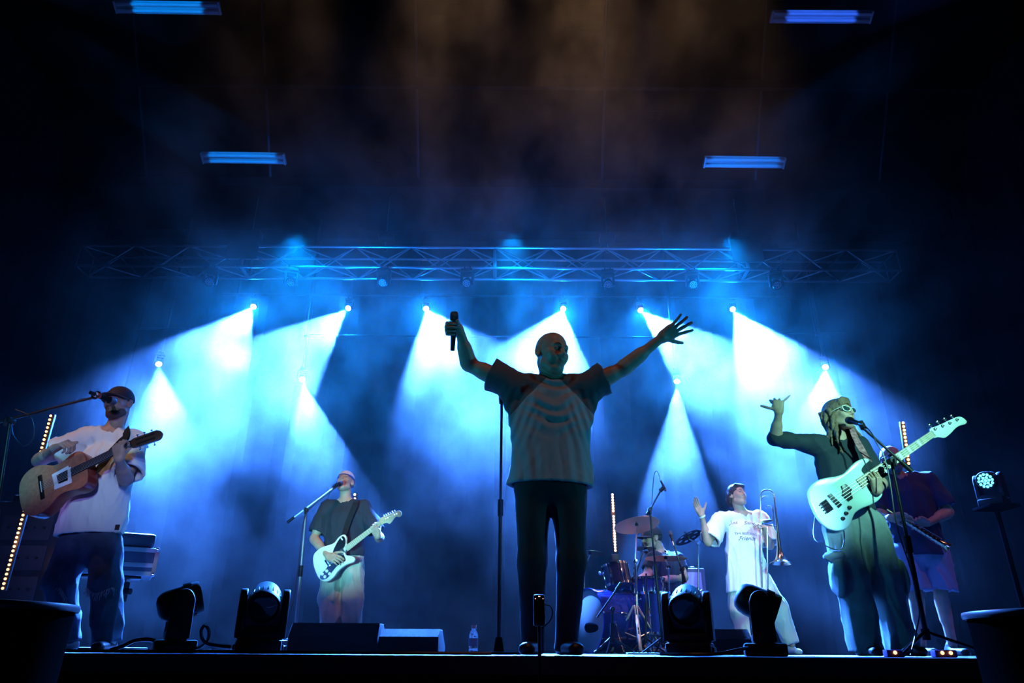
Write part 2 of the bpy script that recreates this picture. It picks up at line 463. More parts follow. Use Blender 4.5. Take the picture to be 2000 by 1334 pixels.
def nets(fn, lo, hi, h):
    lo = np.array(lo, np.float32); hi = np.array(hi, np.float32)
    B = 8
    nb = np.maximum(1, np.ceil((hi - lo)/(h*B)).astype(int))
    n = nb*B + 1
    # block culling
    bi = np.stack(np.meshgrid(*[np.arange(k) for k in nb], indexing='ij'), -1).reshape(-1, 3)
    ctr = lo + (bi + .5)*B*h
    dc = fn(ctr.astype(np.float32))
    act = np.abs(dc) < B*h*0.87*1.9 + .02
    vals = np.ones(tuple(n), np.float32)
    for b, s_ in zip(bi[~act], dc[~act]):
        x, y, z = b*B
        if s_ < 0: vals[x:x+B+1, y:y+B+1, z:z+B+1] = -1.0
    r = np.arange(B+1)
    loc = np.stack(np.meshgrid(r, r, r, indexing='ij'), -1).reshape(-1, 3)
    ab = bi[act]
    for i in range(0, len(ab), 400):
        ch = ab[i:i+400]
        idx = (ch[:, None, :]*B + loc[None]).reshape(-1, 3)
        v = fn((lo + idx*h).astype(np.float32))
        vals[idx[:, 0], idx[:, 1], idx[:, 2]] = v
    s = vals < 0
    nc = n - 1
    cnt = np.zeros(tuple(nc), np.int32); acc = np.zeros(tuple(nc) + (3,), np.float32)
    for ax in range(3):
        sl0 = [slice(None)]*3; sl1 = [slice(None)]*3
        sl0[ax] = slice(0, -1); sl1[ax] = slice(1, None)
        a = vals[tuple(sl0)]; b = vals[tuple(sl1)]
        e = np.argwhere((a < 0) != (b < 0))
        if not len(e): continue
        va = a[tuple(e.T)]; vb = b[tuple(e.T)]
        t = va/(va - vb)
        pt = e.astype(np.float32); pt[:, ax] += t
        o1, o2 = [q for q in range(3) if q != ax]
        for i in (0, -1):
            for j in (0, -1):
                c = e.copy(); c[:, o1] += i; c[:, o2] += j
                ok = (c >= 0).all(1) & (c < nc).all(1)
                np.add.at(cnt, tuple(c[ok].T), 1); np.add.at(acc, tuple(c[ok].T), pt[ok])
    cells = np.argwhere(cnt > 0)
    vid = -np.ones(tuple(nc), np.int64); vid[tuple(cells.T)] = np.arange(len(cells))
    vs = lo + acc[tuple(cells.T)]/cnt[tuple(cells.T)][:, None]*h
    faces = []
    for ax in range(3):
        sl0 = [slice(None)]*3; sl1 = [slice(None)]*3
        sl0[ax] = slice(0, -1); sl1[ax] = slice(1, None)
        a = s[tuple(sl0)]; b = s[tuple(sl1)]
        e = np.argwhere(a != b)
        if not len(e): continue
        o1, o2 = (ax+1) % 3, (ax+2) % 3
        ok = (e[:, o1] > 0) & (e[:, o2] > 0) & (e[:, o1] < nc[o1]) & (e[:, o2] < nc[o2])
        e = e[ok]; inside = a[tuple(e.T)]
        q = []
        for i, j in ((-1, -1), (0, -1), (0, 0), (-1, 0)):
            c = e.copy(); c[:, o1] += i; c[:, o2] += j; q.append(vid[tuple(c.T)])
        q = np.stack(q, 1); q[~inside] = q[~inside][:, ::-1]
        faces.append(q[(q >= 0).all(1)])
    faces = np.concatenate(faces) if faces else np.zeros((0, 4), int)
    # one projection step onto the surface
    vs = vs.astype(np.float32); eps = h*.25
    for i in range(0, len(vs), 60000):
        p = vs[i:i+60000]; d0 = fn(p); g = np.zeros_like(p)
        for ax in range(3):
            q = p.copy(); q[:, ax] += eps; g[:, ax] = (fn(q) - d0)/eps
        gn = (g*g).sum(1) + 1e-3
        st = np.clip(d0/gn, -h*.6, h*.6)
        vs[i:i+60000] = p - g*st[:, None]
    return vs, faces
def blend(groups, h, pad=.03, wr=None, boxes=(), fine=None):
    """mesh of the blended shapes; boxes = [(lo, hi, h)] are meshed finer"""
    us = [g for g in groups if g.op == 'u']
    lo = np.min([q.c - q.rad for g in us for q in g.pr if q.rad < 100], 0) - pad
    hi = np.max([q.c + q.rad for g in us for q in g.pr if q.rad < 100], 0) + pad
    V_, F_ = [], []; off = 0
    vs, fs = nets(field(groups, None, wr), lo, hi, h)
    for bl, bh, hh in boxes:
        bl = np.array(bl); bh = np.array(bh)
        c = vs[fs].mean(1)
        ins = ((c > bl + h*1.2) & (c < bh - h*1.2)).all(1)
        fs = fs[~ins]
    V_.append(vs); F_.append(fs); off = len(vs)
    for bl, bh, hh in boxes:
        v2, f2 = nets(field(groups, (np.array(bl), np.array(bh)), wr), bl, bh, hh)
        V_.append(v2); F_.append(f2 + off); off += len(v2)
    vs = np.concatenate(V_); fs = np.concatenate(F_)
    used = np.unique(fs); mp = -np.ones(len(vs), int); mp[used] = np.arange(len(used))
    return vs[used], mp[fs]
def np_obj(name, vs, fs, mats, parent, matfn=None, angle=0):
    org = WORLD.get(parent.name, Vector()) if parent is not None else Vector()
    me = bpy.data.meshes.new(name)
    vs = vs - np.array(org, np.float32)
    nv, nf = len(vs), len(fs)
    me.vertices.add(nv); me.vertices.foreach_set('co', vs.astype(np.float32).ravel())
    me.loops.add(nf*4); me.loops.foreach_set('vertex_index', fs.astype(np.int32).ravel())
    me.polygons.add(nf)
    me.polygons.foreach_set('loop_start', np.arange(nf, dtype=np.int32)*4)
    if not isinstance(mats, (list, tuple)): mats = [mats]
    for m in mats: me.materials.append(m)
    if matfn is not None:
        c = vs[fs].mean(1) + np.array(org, np.float32)
        me.polygons.foreach_set('material_index', matfn(c).astype(np.int32))
    me.update(calc_edges=True); me.validate()
    me.shade_smooth()
    if angle: me.set_sharp_from_angle(angle=R(angle))
    o = bpy.data.objects.new(name, me); COL.objects.link(o)
    if parent is not None: o.parent = parent
    WORLD[o.name] = org
    return o
def folds(seed, amp=.005, freq=22.0, stretch=(1, 1, .35), ctr=(0, 0, 0)):
    """cloth creases: warped waves"""
    rs = np.random.RandomState(seed)
    D = rs.normal(size=(5, 3)); D /= np.linalg.norm(D, axis=1)[:, None]
    ph = rs.uniform(0, 6.28, 5); st = np.array(stretch)
    def fn(p):
        q = (p - np.array(ctr))*st
        wq = q + .035*np.stack([np.sin(q[:, 1]*19 + q[:, 2]*13 + seed), np.sin(q[:, 2]*17 + q[:, 0]*15), np.sin(q[:, 0]*16 + q[:, 1]*12 + 1)], 1)
        s = 0
        for i in range(5):
            u = np.sin((wq @ D[i])*freq*(1 + .35*i) + ph[i]); s = s + (1 - np.abs(u))**2/(1 + .5*i)
        return (-(s - 1.0)*amp).astype(np.float32)
    return fn
# ================================================================== people
class HeadFrame:
    def __init__(s, c, fwd, up, sc=1.0):
        s.c = Vector(c); f = Vector(fwd).normalized(); u = Vector(up)
        u = (u - f*u.dot(f)).normalized(); r = f.cross(u)
        s.f, s.u, s.r, s.s = f, u, r, sc
        s.M = fr3(r, f, u)
    def __call__(s, x, y, z): return s.c + (s.r*x + s.f*y + s.u*z)*s.s
    def R(s, v): return [a*s.s for a in v]
    def tilt(s, ax, deg):
        return s.M @ Matrix.Rotation(R(deg), 3, ax)
def head_groups(h, mouth=0.0, thin=1.0):
    s = h.s
    g = [Grp([Ell(h(0, -.012, .038), h.R((.074*thin, .094, .083)), h.M, .03*s),
              Ell(h(0, .026, -.030), h.R((.060*thin, .066, .078)), h.M, .03*s),
              Cap(h(0, .062, -.090), h(0, .052, -.092), .021*s, .021*s, k=.025*s),
              Cap(h(-.046*thin, .008, -.062), h(-.020, .055, -.092), .019*s, .018*s, k=.022*s),
              Cap(h(.046*thin, .008, -.062), h(.020, .055, -.092), .019*s, .018*s, k=.022*s),
              Cap(h(-.040, .062, -.014), h(-.034, .070, -.030), .019*s, .016*s, k=.02*s),
              Cap(h(.040, .062, -.014), h(.034, .070, -.030), .019*s, .016*s, k=.02*s),
              Cap(h(-.036, .074, .030), h(-.012, .086, .027), .0105*s, .011*s, k=.015*s),
              Cap(h(.036, .074, .030), h(.012, .086, .027), .0105*s, .011*s, k=.015*s)])]
    g.append(Grp([Ell(h(-.031, .094, .011), h.R((.019, .0115, .010)), h.M, .0), Ell(h(.031, .094, .011), h.R((.019, .0115, .010)), h.M, .0)], .010*s, 's'))
    g.append(Grp([Ell(h(-.030, .075, .011), h.R((.0135,)*3), h.M), Ell(h(.030, .075, .011), h.R((.0135,)*3), h.M)], .003*s))
    g.append(Grp([Cap(h(0, .084, .022), h(0, .108, -.018), .0075*s, .0115*s, k=.008*s),
                  Cap(h(-.006, .097, -.024), h(-.012, .094, -.024), .0085*s, .0075*s, k=.006*s),
                  Cap(h(.006, .097, -.024), h(.012, .094, -.024), .0085*s, .0075*s, k=.006*s)], .010*s))
    o = mouth*.5
    g.append(Grp([Cap(h(-.021, .078, -.053), h(0, .090, -.049+o*.3), .0055*s, .0075*s, k=.004*s),
                  Cap(h(.021, .078, -.053), h(0, .090, -.049+o*.3), .0055*s, .0075*s, k=.004*s),
                  Cap(h(-.017, .078, -.060-o), h(.0, .087, -.064-o), .006*s, .0082*s, k=.004*s),
                  Cap(h(.017, .078, -.060-o), h(.0, .087, -.064-o), .006*s, .0082*s, k=.004*s)], .009*s))
    if mouth > 0:
        g.append(Grp([Ell(h(0, .088, -.057-o*.5), h.R((.016, .016, max(.004, mouth*.45))), h.M)], .004*s, 's'))
    for sx in (-1, 1):
        g.append(Grp([Ell(h(sx*.077*thin, -.012, .004), h.R((.007, .019, .031)), h.tilt('Z', sx*22), .004),
                      Ell(h(sx*.075*thin, -.004, -.022), h.R((.008, .010, .012)), h.M, .006)], .007*s))
        g.append(Grp([Ell(h(sx*.084*thin, -.010, .004), h.R((.006, .010, .017)), h.tilt('Z', sx*22), .004)], .004*s, 's'))
    return g
def lip_mat(h, mouth=0.0):
    c = A3(h.c); M = np.array(h.M, np.float32)
    def fn(p):
        q = ((p - c) @ M)/h.s
        lips = (np.abs(q[:, 0]) < .020 - .6*np.abs(q[:, 2]+.057)) & (q[:, 1] > .080) & (np.abs(q[:, 2] + .057 + mouth*.25) < .0105 + mouth*.25)
        eye = (np.abs(np.abs(q[:, 0]) - .030) < .012) & (q[:, 1] > .078) & (np.abs(q[:, 2] - .0105) < .0055) & (q[:, 1] < .094)
        return np.where(lips, 1, np.where(eye, 2, 0))
    return fn
def unitize(v): return Vector(v).normalized()
def hand_groups(w, d, n, side, curls=(20, 20, 22, 25, 30), splay=6, s=1.0, thumb=(.62, .75, .15)):
    """w wrist, d towards the knuckles, n the way the palm faces, side +1 or -1 for the thumb"""
    d = unitize(d); n = Vector(n); n = (n - d*n.dot(d)).normalized(); t = d.cross(n)*side
    w = Vector(w); gs = []
    offs = (.029, .010, -.010, -.029); lens = ((.044, .027, .021), (.048, .031, .022), (.045, .028, .021), (.036, .021, .019))
    palm = []
    for o, kx in zip(offs, (.083, .087, .084, .078)):
        palm.append(Cap(w + t*(o*.55*s) + d*(.008*s), w + d*(kx*s) + t*(o*s), .0155*s, .0118*s, k=.012*s))
    palm.append(Cap(w + d*(.022*s) + t*(.014*s) + n*(.006*s), w + d*(.05*s) + t*(.032*s) + n*(.010*s), .017*s, .013*s, k=.014*s))
    palm.append(Cap(w + d*(.020*s) - t*(.018*s) + n*(.006*s), w + d*(.06*s) - t*(.026*s) + n*(.006*s), .014*s, .012*s, k=.014*s))
    gs.append(Grp(palm, .018*s))
    for i, (o, ln) in enumerate(zip(offs, lens)):
        kx = (.083, .087, .084, .078)[i]
        a = R(splay)*(1.5 - i)
        d0 = d*math.cos(a) + t*math.sin(a)
        p = w + d*(kx*s) + t*(o*s); ang = 0; pr = []; r = .0094*s if i < 3 else .0083*s
        for j, L in enumerate(ln):
            ang += R(curls[i+1])*(.34, .40, .26)[j]*1.0
            q = p + (d0*math.cos(ang) + n*math.sin(ang))*(L*s)
            pr.append(Cap(p, q, r, r*.91, k=.003*s)); p = q; r *= .91
        gs.append(Grp(pr, .0045*s))
    p = w + d*(.026*s) + t*(.022*s) + n*(.006*s); pr = []; r = .0135*s
    v = (d*thumb[0] + t*thumb[1] + n*thumb[2]).normalized()
    ax = (d - t*.2 + n*.35).normalized()
    for j, L in enumerate((.040, .032, .026)):
        q = p + v*(L*s); pr.append(Cap(p, q, r, r*.86, k=.004*s)); p = q; r *= .86
        b = R(curls[0])*.6; v = (v*math.cos(b) + ax*math.sin(b)).normalized()
    gs.append(Grp(pr, .010*s))
    return gs
def lerp(a, b, t): return Vector(a) + (Vector(b) - Vector(a))*t

class Body:
    """joints are given as (px, py, Y) read off the photo; l and r are the picture's left and right"""
    def __init__(s, J, fwd, up=(0, 0, 1), hs=1.0, b=1.0, arm=1.0, mouth=0.0, thin=1.0, headup=None):
        s.J = {k: (P(*v) if not isinstance(v, Vector) else v) for k, v in J.items()}
        s.h = HeadFrame(s.J['head'], fwd, up, hs); s.b = b; s.arm = arm; s.mouth = mouth; s.thin = thin; s.hs = hs
        J = s.J
        s.sm = lerp(J['shl'], J['shr'], .5); s.hm = lerp(J['hipl'], J['hipr'], .5)
        s.lat = (J['shr'] - J['shl']).normalized(); s.up = (s.sm - s.hm).normalized()
        s.lat = (s.lat - s.up*s.lat.dot(s.up)).normalized()
        s.fw = s.lat.cross(s.up)
        s.hands = {}
    def body_groups(s):
        J, b = s.J, s.b
        g = [Grp([Cap(s.hm + s.up*.02, lerp(s.hm, s.sm, .80), .100*b, .108*b, k=.05, lat=s.lat, f=1.35),
                  Cap(lerp(J['shl'], s.sm, .25), lerp(J['shr'], s.sm, .25), .060*b, .060*b, k=.05),
                  Cap(J['neck'] - s.up*.03, J['shl'], .050*b, .050*b, k=.05),
                  Cap(J['neck'] - s.up*.03, J['shr'], .050*b, .050*b, k=.05)])]
        h = s.h
        g.append(Grp([Cap(J['neck'] - s.up*.03, h(0, -.030, -.035), .060*min(b, 1.1), .054*min(b, 1.12)*s.hs, k=.03)], .025))
        for q in 'lr':
            sh, el, wr = J['sh'+q], J['el'+q], J['wr'+q]; a = s.arm
            g.append(Grp([Cap(sh, el, .053*a, .040*a, k=.02), Cap(lerp(sh, el, .25), lerp(sh, el, .7), .050*a, .045*a, k=.03),
                          Cap(el, wr, .040*a, .0265*a, k=.02), Cap(lerp(el, wr, .12), lerp(el, wr, .45), .044*a, .038*a, k=.03)], .03))
        for q in 'lr':
            hp, kn, an = J['hip'+q], J['kn'+q], J['an'+q]
            g.append(Grp([Cap(hp, kn, .078*b, .052, k=.03), Cap(kn, an, .050, .036, k=.02),
                          Cap(lerp(kn, an, .15) - s.fw*.012, lerp(kn, an, .5) - s.fw*.012, .054, .042, k=.03)], .035))
        g += head_groups(h, s.mouth, s.thin)
        for q, kw in s.hands.items(): g += hand_groups(side=(1 if q == 'l' else -1), **kw)
        return g
    def build_body(s, root, h=.011, fine=.0042, hfine=.0036, mats=None):
        c = s.h.c; r = .155*s.hs
        boxes = [(A3(c) - np.array([r, r, r*.95]), A3(c) + np.array([r, r, r]), fine)]
        for q, kw in s.hands.items():
            w = Vector(kw['w']); d = unitize(kw['d']); cc = w + d*.085
            rr = .135*kw.get('s', 1.0)
            boxes.append((A3(cc) - rr, A3(cc) + rr, hfine))
        # the fine boxes must not overlap one another
        out = []
        for bx in boxes:
            if any(np.all(bx[0] < o[1]) and np.all(bx[1] > o[0]) for o in out):
                o = next(o for o in out if np.all(bx[0] < o[1]) and np.all(bx[1] > o[0]))
                # shrink along the axis of least overlap
                ov = np.minimum(bx[1], o[1]) - np.maximum(bx[0], o[0]); ax = int(np.argmin(ov))
                mid = (np.minimum(bx[1], o[1])[ax] + np.maximum(bx[0], o[0])[ax])/2
                lo, hi = bx[0].copy(), bx[1].copy(); olo, ohi = o[0].copy(), o[1].copy()
                if lo[ax] < olo[ax]: hi[ax] = mid + .012; olo[ax] = mid - .012
                else: lo[ax] = mid - .012; ohi[ax] = mid + .012
                i = [k for k, w_ in enumerate(out) if w_ is o][0]; out[i] = (olo, ohi, o[2]); bx = (lo, hi, bx[2])
            out.append(bx)
        vs, fs = blend(s.body_groups(), h, boxes=out)
        return np_obj('body', vs, fs, mats or [SKIN, LIPS, EYE], root, lip_mat(s.h, s.mouth))
    def shirt(s, root, m, hem, sleeve=(.55, .55), r=(.125, .135), f=1.45, rs=(.075, .085), h=.011, amp=.005, seed=1, neck=.072, matfn=None,
              sr=.072, hemdir=None, extra=(), wr=None, fold=(1, 1, .35), freq=22, name='t_shirt', cav=True, necko=(0, .02, .015)):
        J = s.J; hem = Vector(hem); cc = lerp(s.hm, s.sm, .78)
        hd = Vector(hemdir) if hemdir is not None else s.up
        g = [Grp([Cap(hem - hd*.05, cc, r[0], r[1], k=.05, lat=s.lat, f=f),
                  Cap(lerp(J['shl'], s.sm, .10), lerp(J['shr'], s.sm, .10), sr, sr, k=.05),
                  Cap(J['neck'] - s.up*.035, J['shl'], .058, .06, k=.05), Cap(J['neck'] - s.up*.035, J['shr'], .058, .06, k=.05)] + list(extra))]
        for q, fr in zip('lr', sleeve):
            sh, el = J['sh'+q], J['el'+q]
            if fr <= 1:
                g.append(Grp([Cap(sh, lerp(sh, el, fr), rs[0], rs[1], k=.03, cut1=True)], .035))
            else:
                e = lerp(el, J['wr'+q], fr - 1)
                g.append(Grp([Cap(sh, el, rs[0], rs[0]*.82, k=.03), Cap(el, e, rs[0]*.82, rs[1]*.72, k=.02, cut1=True)], .03))
        g.append(Grp([Half(hem, -hd)], .003, 'i'))
        th = max(.016, 2.1*h)
        if cav:
            th = max(.016, 2.1*h); a_ = hem - hd*.05; L_ = (cc - a_).length; tt = .15/L_
            sl = (r[1] - r[0])
            g.append(Grp([Cap(a_ - (cc-a_)*tt, lerp(a_, cc, tt), r[0]-th-sl*tt, r[0]-th+sl*tt, k=0, lat=s.lat, f=f)], .002, 's', True))
            for q, fr in zip('lr', sleeve):
                if fr <= 1:
                    sh, el = J['sh'+q], J['el'+q]
                    r0_ = rs[0] + (rs[1]-rs[0])*.7
                    g.append(Grp([Cap(lerp(sh, el, fr*.7), lerp(sh, el, fr*1.3), r0_-th, 2*rs[1]-r0_-th, k=0)], .002, 's', True))
        nk = J['neck'] + s.fw*necko[1] + s.up*necko[2]
        g.append(Grp([Cap(nk, nk + s.up*.12 + s.fw*.01, neck, neck, k=0)], .006, 's'))
        vs, fs = blend(g, h, wr=wr or folds(seed, amp, freq, fold))
        return np_obj(name, vs, fs, m, root, matfn)
    def trousers(s, root, m, top=.10, r=(.115, .105, .085, .08), h=.012, amp=.005, seed=3, ends=(1.0, 1.0), pf=1.35, name='trousers', matfn=None, extra=(), fold=(1, 1, .4), freq=20):
        J = s.J; up = s.up
        g = [Grp([Cap(s.hm - up*.02, s.hm + up*(top+.05), r[0], r[0]*.92, k=.04, lat=s.lat, f=pf)])]
        for q, e in zip('lr', ends):
            hp, kn, an = J['hip'+q], J['kn'+q], J['an'+q]
            if e > .5:
                ee = lerp(kn, an, (e-.5)*2); rr = r[2] + (r[3]-r[2])*((e-.5)*2)
                g.append(Grp([Cap(hp, kn, r[1], r[2], k=.03), Cap(kn, ee, r[2], rr, k=.03, cut1=True)], .03))
            else:
                ee = lerp(hp, kn, e*2)
                g.append(Grp([Cap(hp, ee, r[1], r[2], k=.03, cut1=True)], .03))
            if e <= .5:
                g.append(Grp([Cap(lerp(hp, ee, .8), lerp(hp, ee, 1.3), r[2]-2.1*h, r[2]-2.1*h, k=0)], .002, 's', True))
        g += list(extra)
        g.append(Grp([Half(s.hm + up*top, up)], .003, 'i'))
        vs, fs = blend(g, h, wr=folds(seed, amp, freq, fold))
        return np_obj(name, vs, fs, m, root, matfn)
    def shoes(s, root, m, dirs=((0, -1, 0), (0, -1, 0)), L=.27, name='shoe'):
        for q, dr in zip('lr', dirs):
            a = s.J['an'+q]; d = Vector(dr).normalized(); b = Vector((a.x, a.y, .036)) - d*.05
            t = b + d*(L-.07); t.z = .028
            sd = d.cross(Vector((0, 0, 1)))
            g = [Grp([Cap(b, t, .036, .031, k=.02, lat=sd, f=1.3), Cap(b + Vector((0, 0, .04)) + d*.02, b + d*.03, .038, .038, k=.03)]),
                 Grp([Half((0, 0, .0025), (0, 0, -1))], .004, 'i')]
            vs, fs = blend(g, .010)
            np_obj(name, vs, fs, m, root)
def sdf_part(name, groups, m, root, h=.006, wr=None, matfn=None, angle=0):
    vs, fs = blend(groups, h, wr=wr)
    return np_obj(name, vs, fs, m, root, matfn, angle)
def ball_cap(b, root, m, mb, brim_dir=0, name='cap', low=.022, big=1.0, brim_up=0.0):
    """cap with a curved peak in the head frame"""
    h = b.h; s = h.s
    c = h(0, -.010, .040)
    g = [Grp([Ell(c, h.R((.086*big, .105*big, .093*big)), h.M)]),
         Grp([Half(h(0, 0, low), -h.u)], .004, 'i'),
         Grp([Ell(h(0, -.010, .030), h.R((.078*big, .097*big, .086*big)), h.M)], .003, 's'),
         Grp([Cap(h(0, -.01, .132*big), h(0, -.01, .136*big), .006*s, .006*s)], .004)]
    sdf_part(name, g, m, root, .0055)
    M = h.M @ Matrix.Rotation(R(brim_dir), 3, 'Z')
    mbd = MB(); nx, ny = 14, 8; vs = []; fs = []
    for side in (0, 1):
        for j in range(ny+1):
            for i in range(nx+1):
                a = R(-78 + 156*i/nx); t = j/ny
                x = math.sin(a)*(.084*big + .0*t); y = math.cos(a)*(.098*big + .078*t) - .01
                x = math.sin(a)*.086*big*(1 + .05*t)
                z = low + .010 - .9*x*x*(1+2*t) + .0 + t*(-.004 + brim_up) - side*.004
                vs.append(h.c + (M @ Vector((x, y, z)))*s)
    W = nx+1; N = W*(ny+1)
    for side in (0, 1):
        for j in range(ny):
            for i in range(nx):
                q = (j*W+i, j*W+i+1, (j+1)*W+i+1, (j+1)*W+i)
                q = tuple(k + side*N for k in q); fs.append(q if side else q[::-1])
    for i in range(nx):
        a = ny*W+i; fs.append((a, a+1, a+1+N, a+N))
    mbd.add(vs, fs); mbd.build('cap_peak', mb, root)
def brows(b, root, m):
    h = b.h
    for sx in (-1, 1):
        mb = MB()
        mb.tube([h(sx*.014, .097, .030), h(sx*.026, .0945, .036), h(sx*.042, .082, .031)], [.0018*h.s, .0026*h.s, .0012*h.s], 6)
        mb.build('eyebrow', m, root)

def beard(b, root, m, regs, name='beard', grow=.004, h=.005):
    hd = b.h
    g = [q for q in head_groups(hd, b.mouth, b.thin)]
    g.append(Grp([Ell(hd(*c), hd.R(r), hd.M) for c, r in regs], .002, 'i'))
    lo = A3(hd.c) - .16; hi = A3(hd.c) + .16
    g0 = g[:-1]
    # the inflated head, kept only inside the given regions and outside the bare head
    fh = field(g0); fr = g[-1]
    def fn(p):
        d = fh(p) - grow
        for q_ in ():
            pass
        return smax(d, fr.d(p), .003)
    vs, fs = nets(fn, lo, hi, h)
    return np_obj(name, vs, fs, m, root)
JAW = [((0, .050, -.098), (.060, .062, .030)), ((-.045, .020, -.070), (.024, .040, .030)), ((.045, .020, -.070), (.024, .040, .030)), ((0, .090, -.040), (.028, .014, .0065)), ((-.026, .08, -.056), (.008, .016, .022)), ((.026, .08, -.056), (.008, .016, .022))]
# ------------------------------------------------------------------ the singer at the stage edge
tee_body = mat('grey tee jersey', (.36, .33, .34), .85, bump=.12, bscale=300)
tee_slv = mat('darker tee jersey', (.13, .095, .10), .85, bump=.12, bscale=300)
denim_black = mat('black denim', (.010, .011, .015), .8, bump=.15, bscale=260)
leather_black = mat('black shoe leather', (.010, .010, .011), .45)
YS = 3.75
def singer():
    J = dict(head=(1077, 693, 3.72), neck=(1080, 738, YS), shl=(1012, 757, YS), shr=(1143, 757, YS),
             ell=(916, 712, YS+.02), wrl=(897, 643, YS-.12), elr=(1214, 722, YS-.02), wrr=(1292, 660, YS-.08),
             hipl=(1042, 945, YS), hipr=(1108, 945, YS), knl=(1039, 1095, YS-.02), knr=(1117, 1095, YS-.02),
             anl=(1042, 1258, YS), anr=(1106, 1258, YS))
    b = Body(J, fwd=(.52, -.82, -.12), up=(.03, .1, 1), hs=1.13, b=.98, arm=.98)
    wl = b.J['wrl']; wr = b.J['wrr']
    b.hands['l'] = dict(w=wl, d=(-.75, -.55, -.22), n=(.6, -.64, -.34), curls=(35, 175, 175, 172, 168), splay=0, s=1.02, thumb=(.30, .35, .85))
    b.hands['r'] = dict(w=wr, d=P(1330, 637, YS-.10) - wr, n=(-.2, .85, .55), curls=(10, 14, 18, 16, 8), splay=12, s=1.10)
    root = thing('person', 'bald singer with both arms raised at the stage edge, in grey tee and dark jeans', 'person', PG(1075, YS))
    b.build_body(root, .010, .0040, .0034)
    # tee: colour turns darker beyond a line from collar to armpit
    o = b.sm - root.location
    nt = tee_body.node_tree; L = nt.links.new
    tc = nt.nodes.new('ShaderNodeTexCoord'); sp = nt.nodes.new('ShaderNodeSeparateXYZ'); L(tc.outputs['Object'], sp.inputs[0])
    def mth(op, a, c=None):
        n = nt.nodes.new('ShaderNodeMath'); n.operation = op
        for k, v in ((0, a), (1, c)):
            if v is None: continue
            if isinstance(v, (int, float)): n.inputs[k].default_value = v
            else: L(v, n.inputs[k])
        return n.outputs[0]
    ax_ = mth('ABSOLUTE', mth('SUBTRACT', sp.outputs['X'], o.x))
    zz = mth('SUBTRACT', sp.outputs['Z'], o.z)
    lim = mth('SUBTRACT', .062, mth('MULTIPLY', zz, .95))
    msk = mth('GREATER_THAN', ax_, lim)
    mx = nt.nodes.new('ShaderNodeMix'); mx.data_type = 'RGBA'
    mx.inputs[6].default_value = (.36, .33, .34, 1); mx.inputs[7].default_value = (.13, .095, .10, 1)
    L(msk, mx.inputs[0]); L(mx.outputs[2], nt.nodes['Principled BSDF'].inputs['Base Color'])
    lat, up, sm = A3(b.lat), A3(b.up), A3(b.sm)
    base = folds(4, .0050, 17, (1, 1, .6))
    def wr(p):
        q = p - sm; x = q @ lat; z = q @ up; y = q @ A3(b.fw)
        u = np.sin((z - 2.8*x*x + .012*np.sin(x*26 + 1) + .010*np.sin(z*31 + x*12))*2*np.pi/.075)
        m1 = np.exp(-(x/.12)**2)*np.clip((z + .36)/.12, 0, 1)*np.clip((y + .02)/.05, 0, 1)
        # folds running from the armpits down and inwards
        v = np.sin((np.abs(x)*1.0 + z*.35)*2*np.pi/.05); m2 = np.clip(1 - np.abs(z + .22)/.25, 0, 1)*(1 - np.exp(-(x/.09)**2))
        w_ = np.sin((x + .012*np.sin(z*14))*2*np.pi/.07); m3 = np.clip((-.28 - z)/.15, 0, 1)
        return (base(p) - .0075*np.sign(u)*np.abs(u)**1.3*m1 - .0035*v*m2 - .0030*w_*m3).astype(np.float32)
    hem = P(1074, 950, YS)
    b.shirt(root, [tee_body], hem, (.55, .52), r=(.152, .134), f=1.55, rs=(.080, .098), h=.0085, seed=4, wr=wr, sr=.068,
            extra=(Cap(P(990, 768, YS), P(1022, 840, YS), .045, .045, k=.05), Cap(P(1158, 768, YS), P(1132, 840, YS), .045, .045, k=.05)))
    b.trousers(root, denim_black, top=.06, r=(.128, .104, .074, .060), h=.011, amp=.004, seed=8, ends=(1.05, 1.05), pf=1.42, name='jeans')
    b.shoes(root, leather_black, ((-.25, -1, 0), (.25, -1, 0)))
    brows(b, root, mat('dark hair', (.03, .022, .018), .6))
    # microphone held in the raised fist
    kw = b.hands['l']; d = unitize(kw['d']); n = Vector(kw['n']); n = (n - d*n.dot(d)).normalized(); t_ = d.cross(n)
    grip = wl + d*.062 + n*.036; ax = -t_
    M = frame(ax, (0, 1, 0)); top = grip - ax*.098
    t = thing('microphone', 'black handheld microphone gripped in the raised fist of the bald singer', 'microphone', top)
    m = MB(); m.lathe([(0.0, -.004), (.017, 0), (.0245, .012), (.026, .028), (.0245, .045), (.021, .052)], top, M, 24); m.build('grille', mat('mic mesh', (.10, .10, .11), .35, .9, bump=.6, bscale=500), t)
    m = MB(); m.lathe([(.022, .050), (.0235, .054), (.0235, .060), (.0195, .066), (.016, .12), (.0135, .20), (.0125, .22), (0, .222)], top, M, 24); m.build('handle', BLACK_PLASTIC, t)
    m = MB(); m.lathe([(.0235, .0515), (.0265, .053), (.0265, .058), (.0235, .060)], top, M, 24); m.build('collar_ring', STEEL, t)
singer()
# ------------------------------------------------------------------ the rest of the band
white_tee = mat('off white jersey', (.78, .77, .72), .85, bump=.12, bscale=300)
blue_denim = mat('washed blue denim', (.055, .085, .14), .85, bump=.2, bscale=240, vary=.45, vscale=9)
navy_tee = mat('dark navy jersey', (.016, .02, .032), .85, bump=.12, bscale=300)
khaki = mat('sand cargo cotton', (.42, .39, .32), .85, bump=.15, bscale=200, vary=.2, vscale=7)
HAIRD = mat('dark hair strands', (.02, .014, .011), .5, bump=.5, bscale=120, stretch=(3, 3, .4))
WHITE_RUB = mat('white canvas', (.7, .7, .7), .6)
def facing(a, b_):           # unit vector from a to b
    return (Vector(b_) - Vector(a)).normalized()
def mirror_bag(): pass

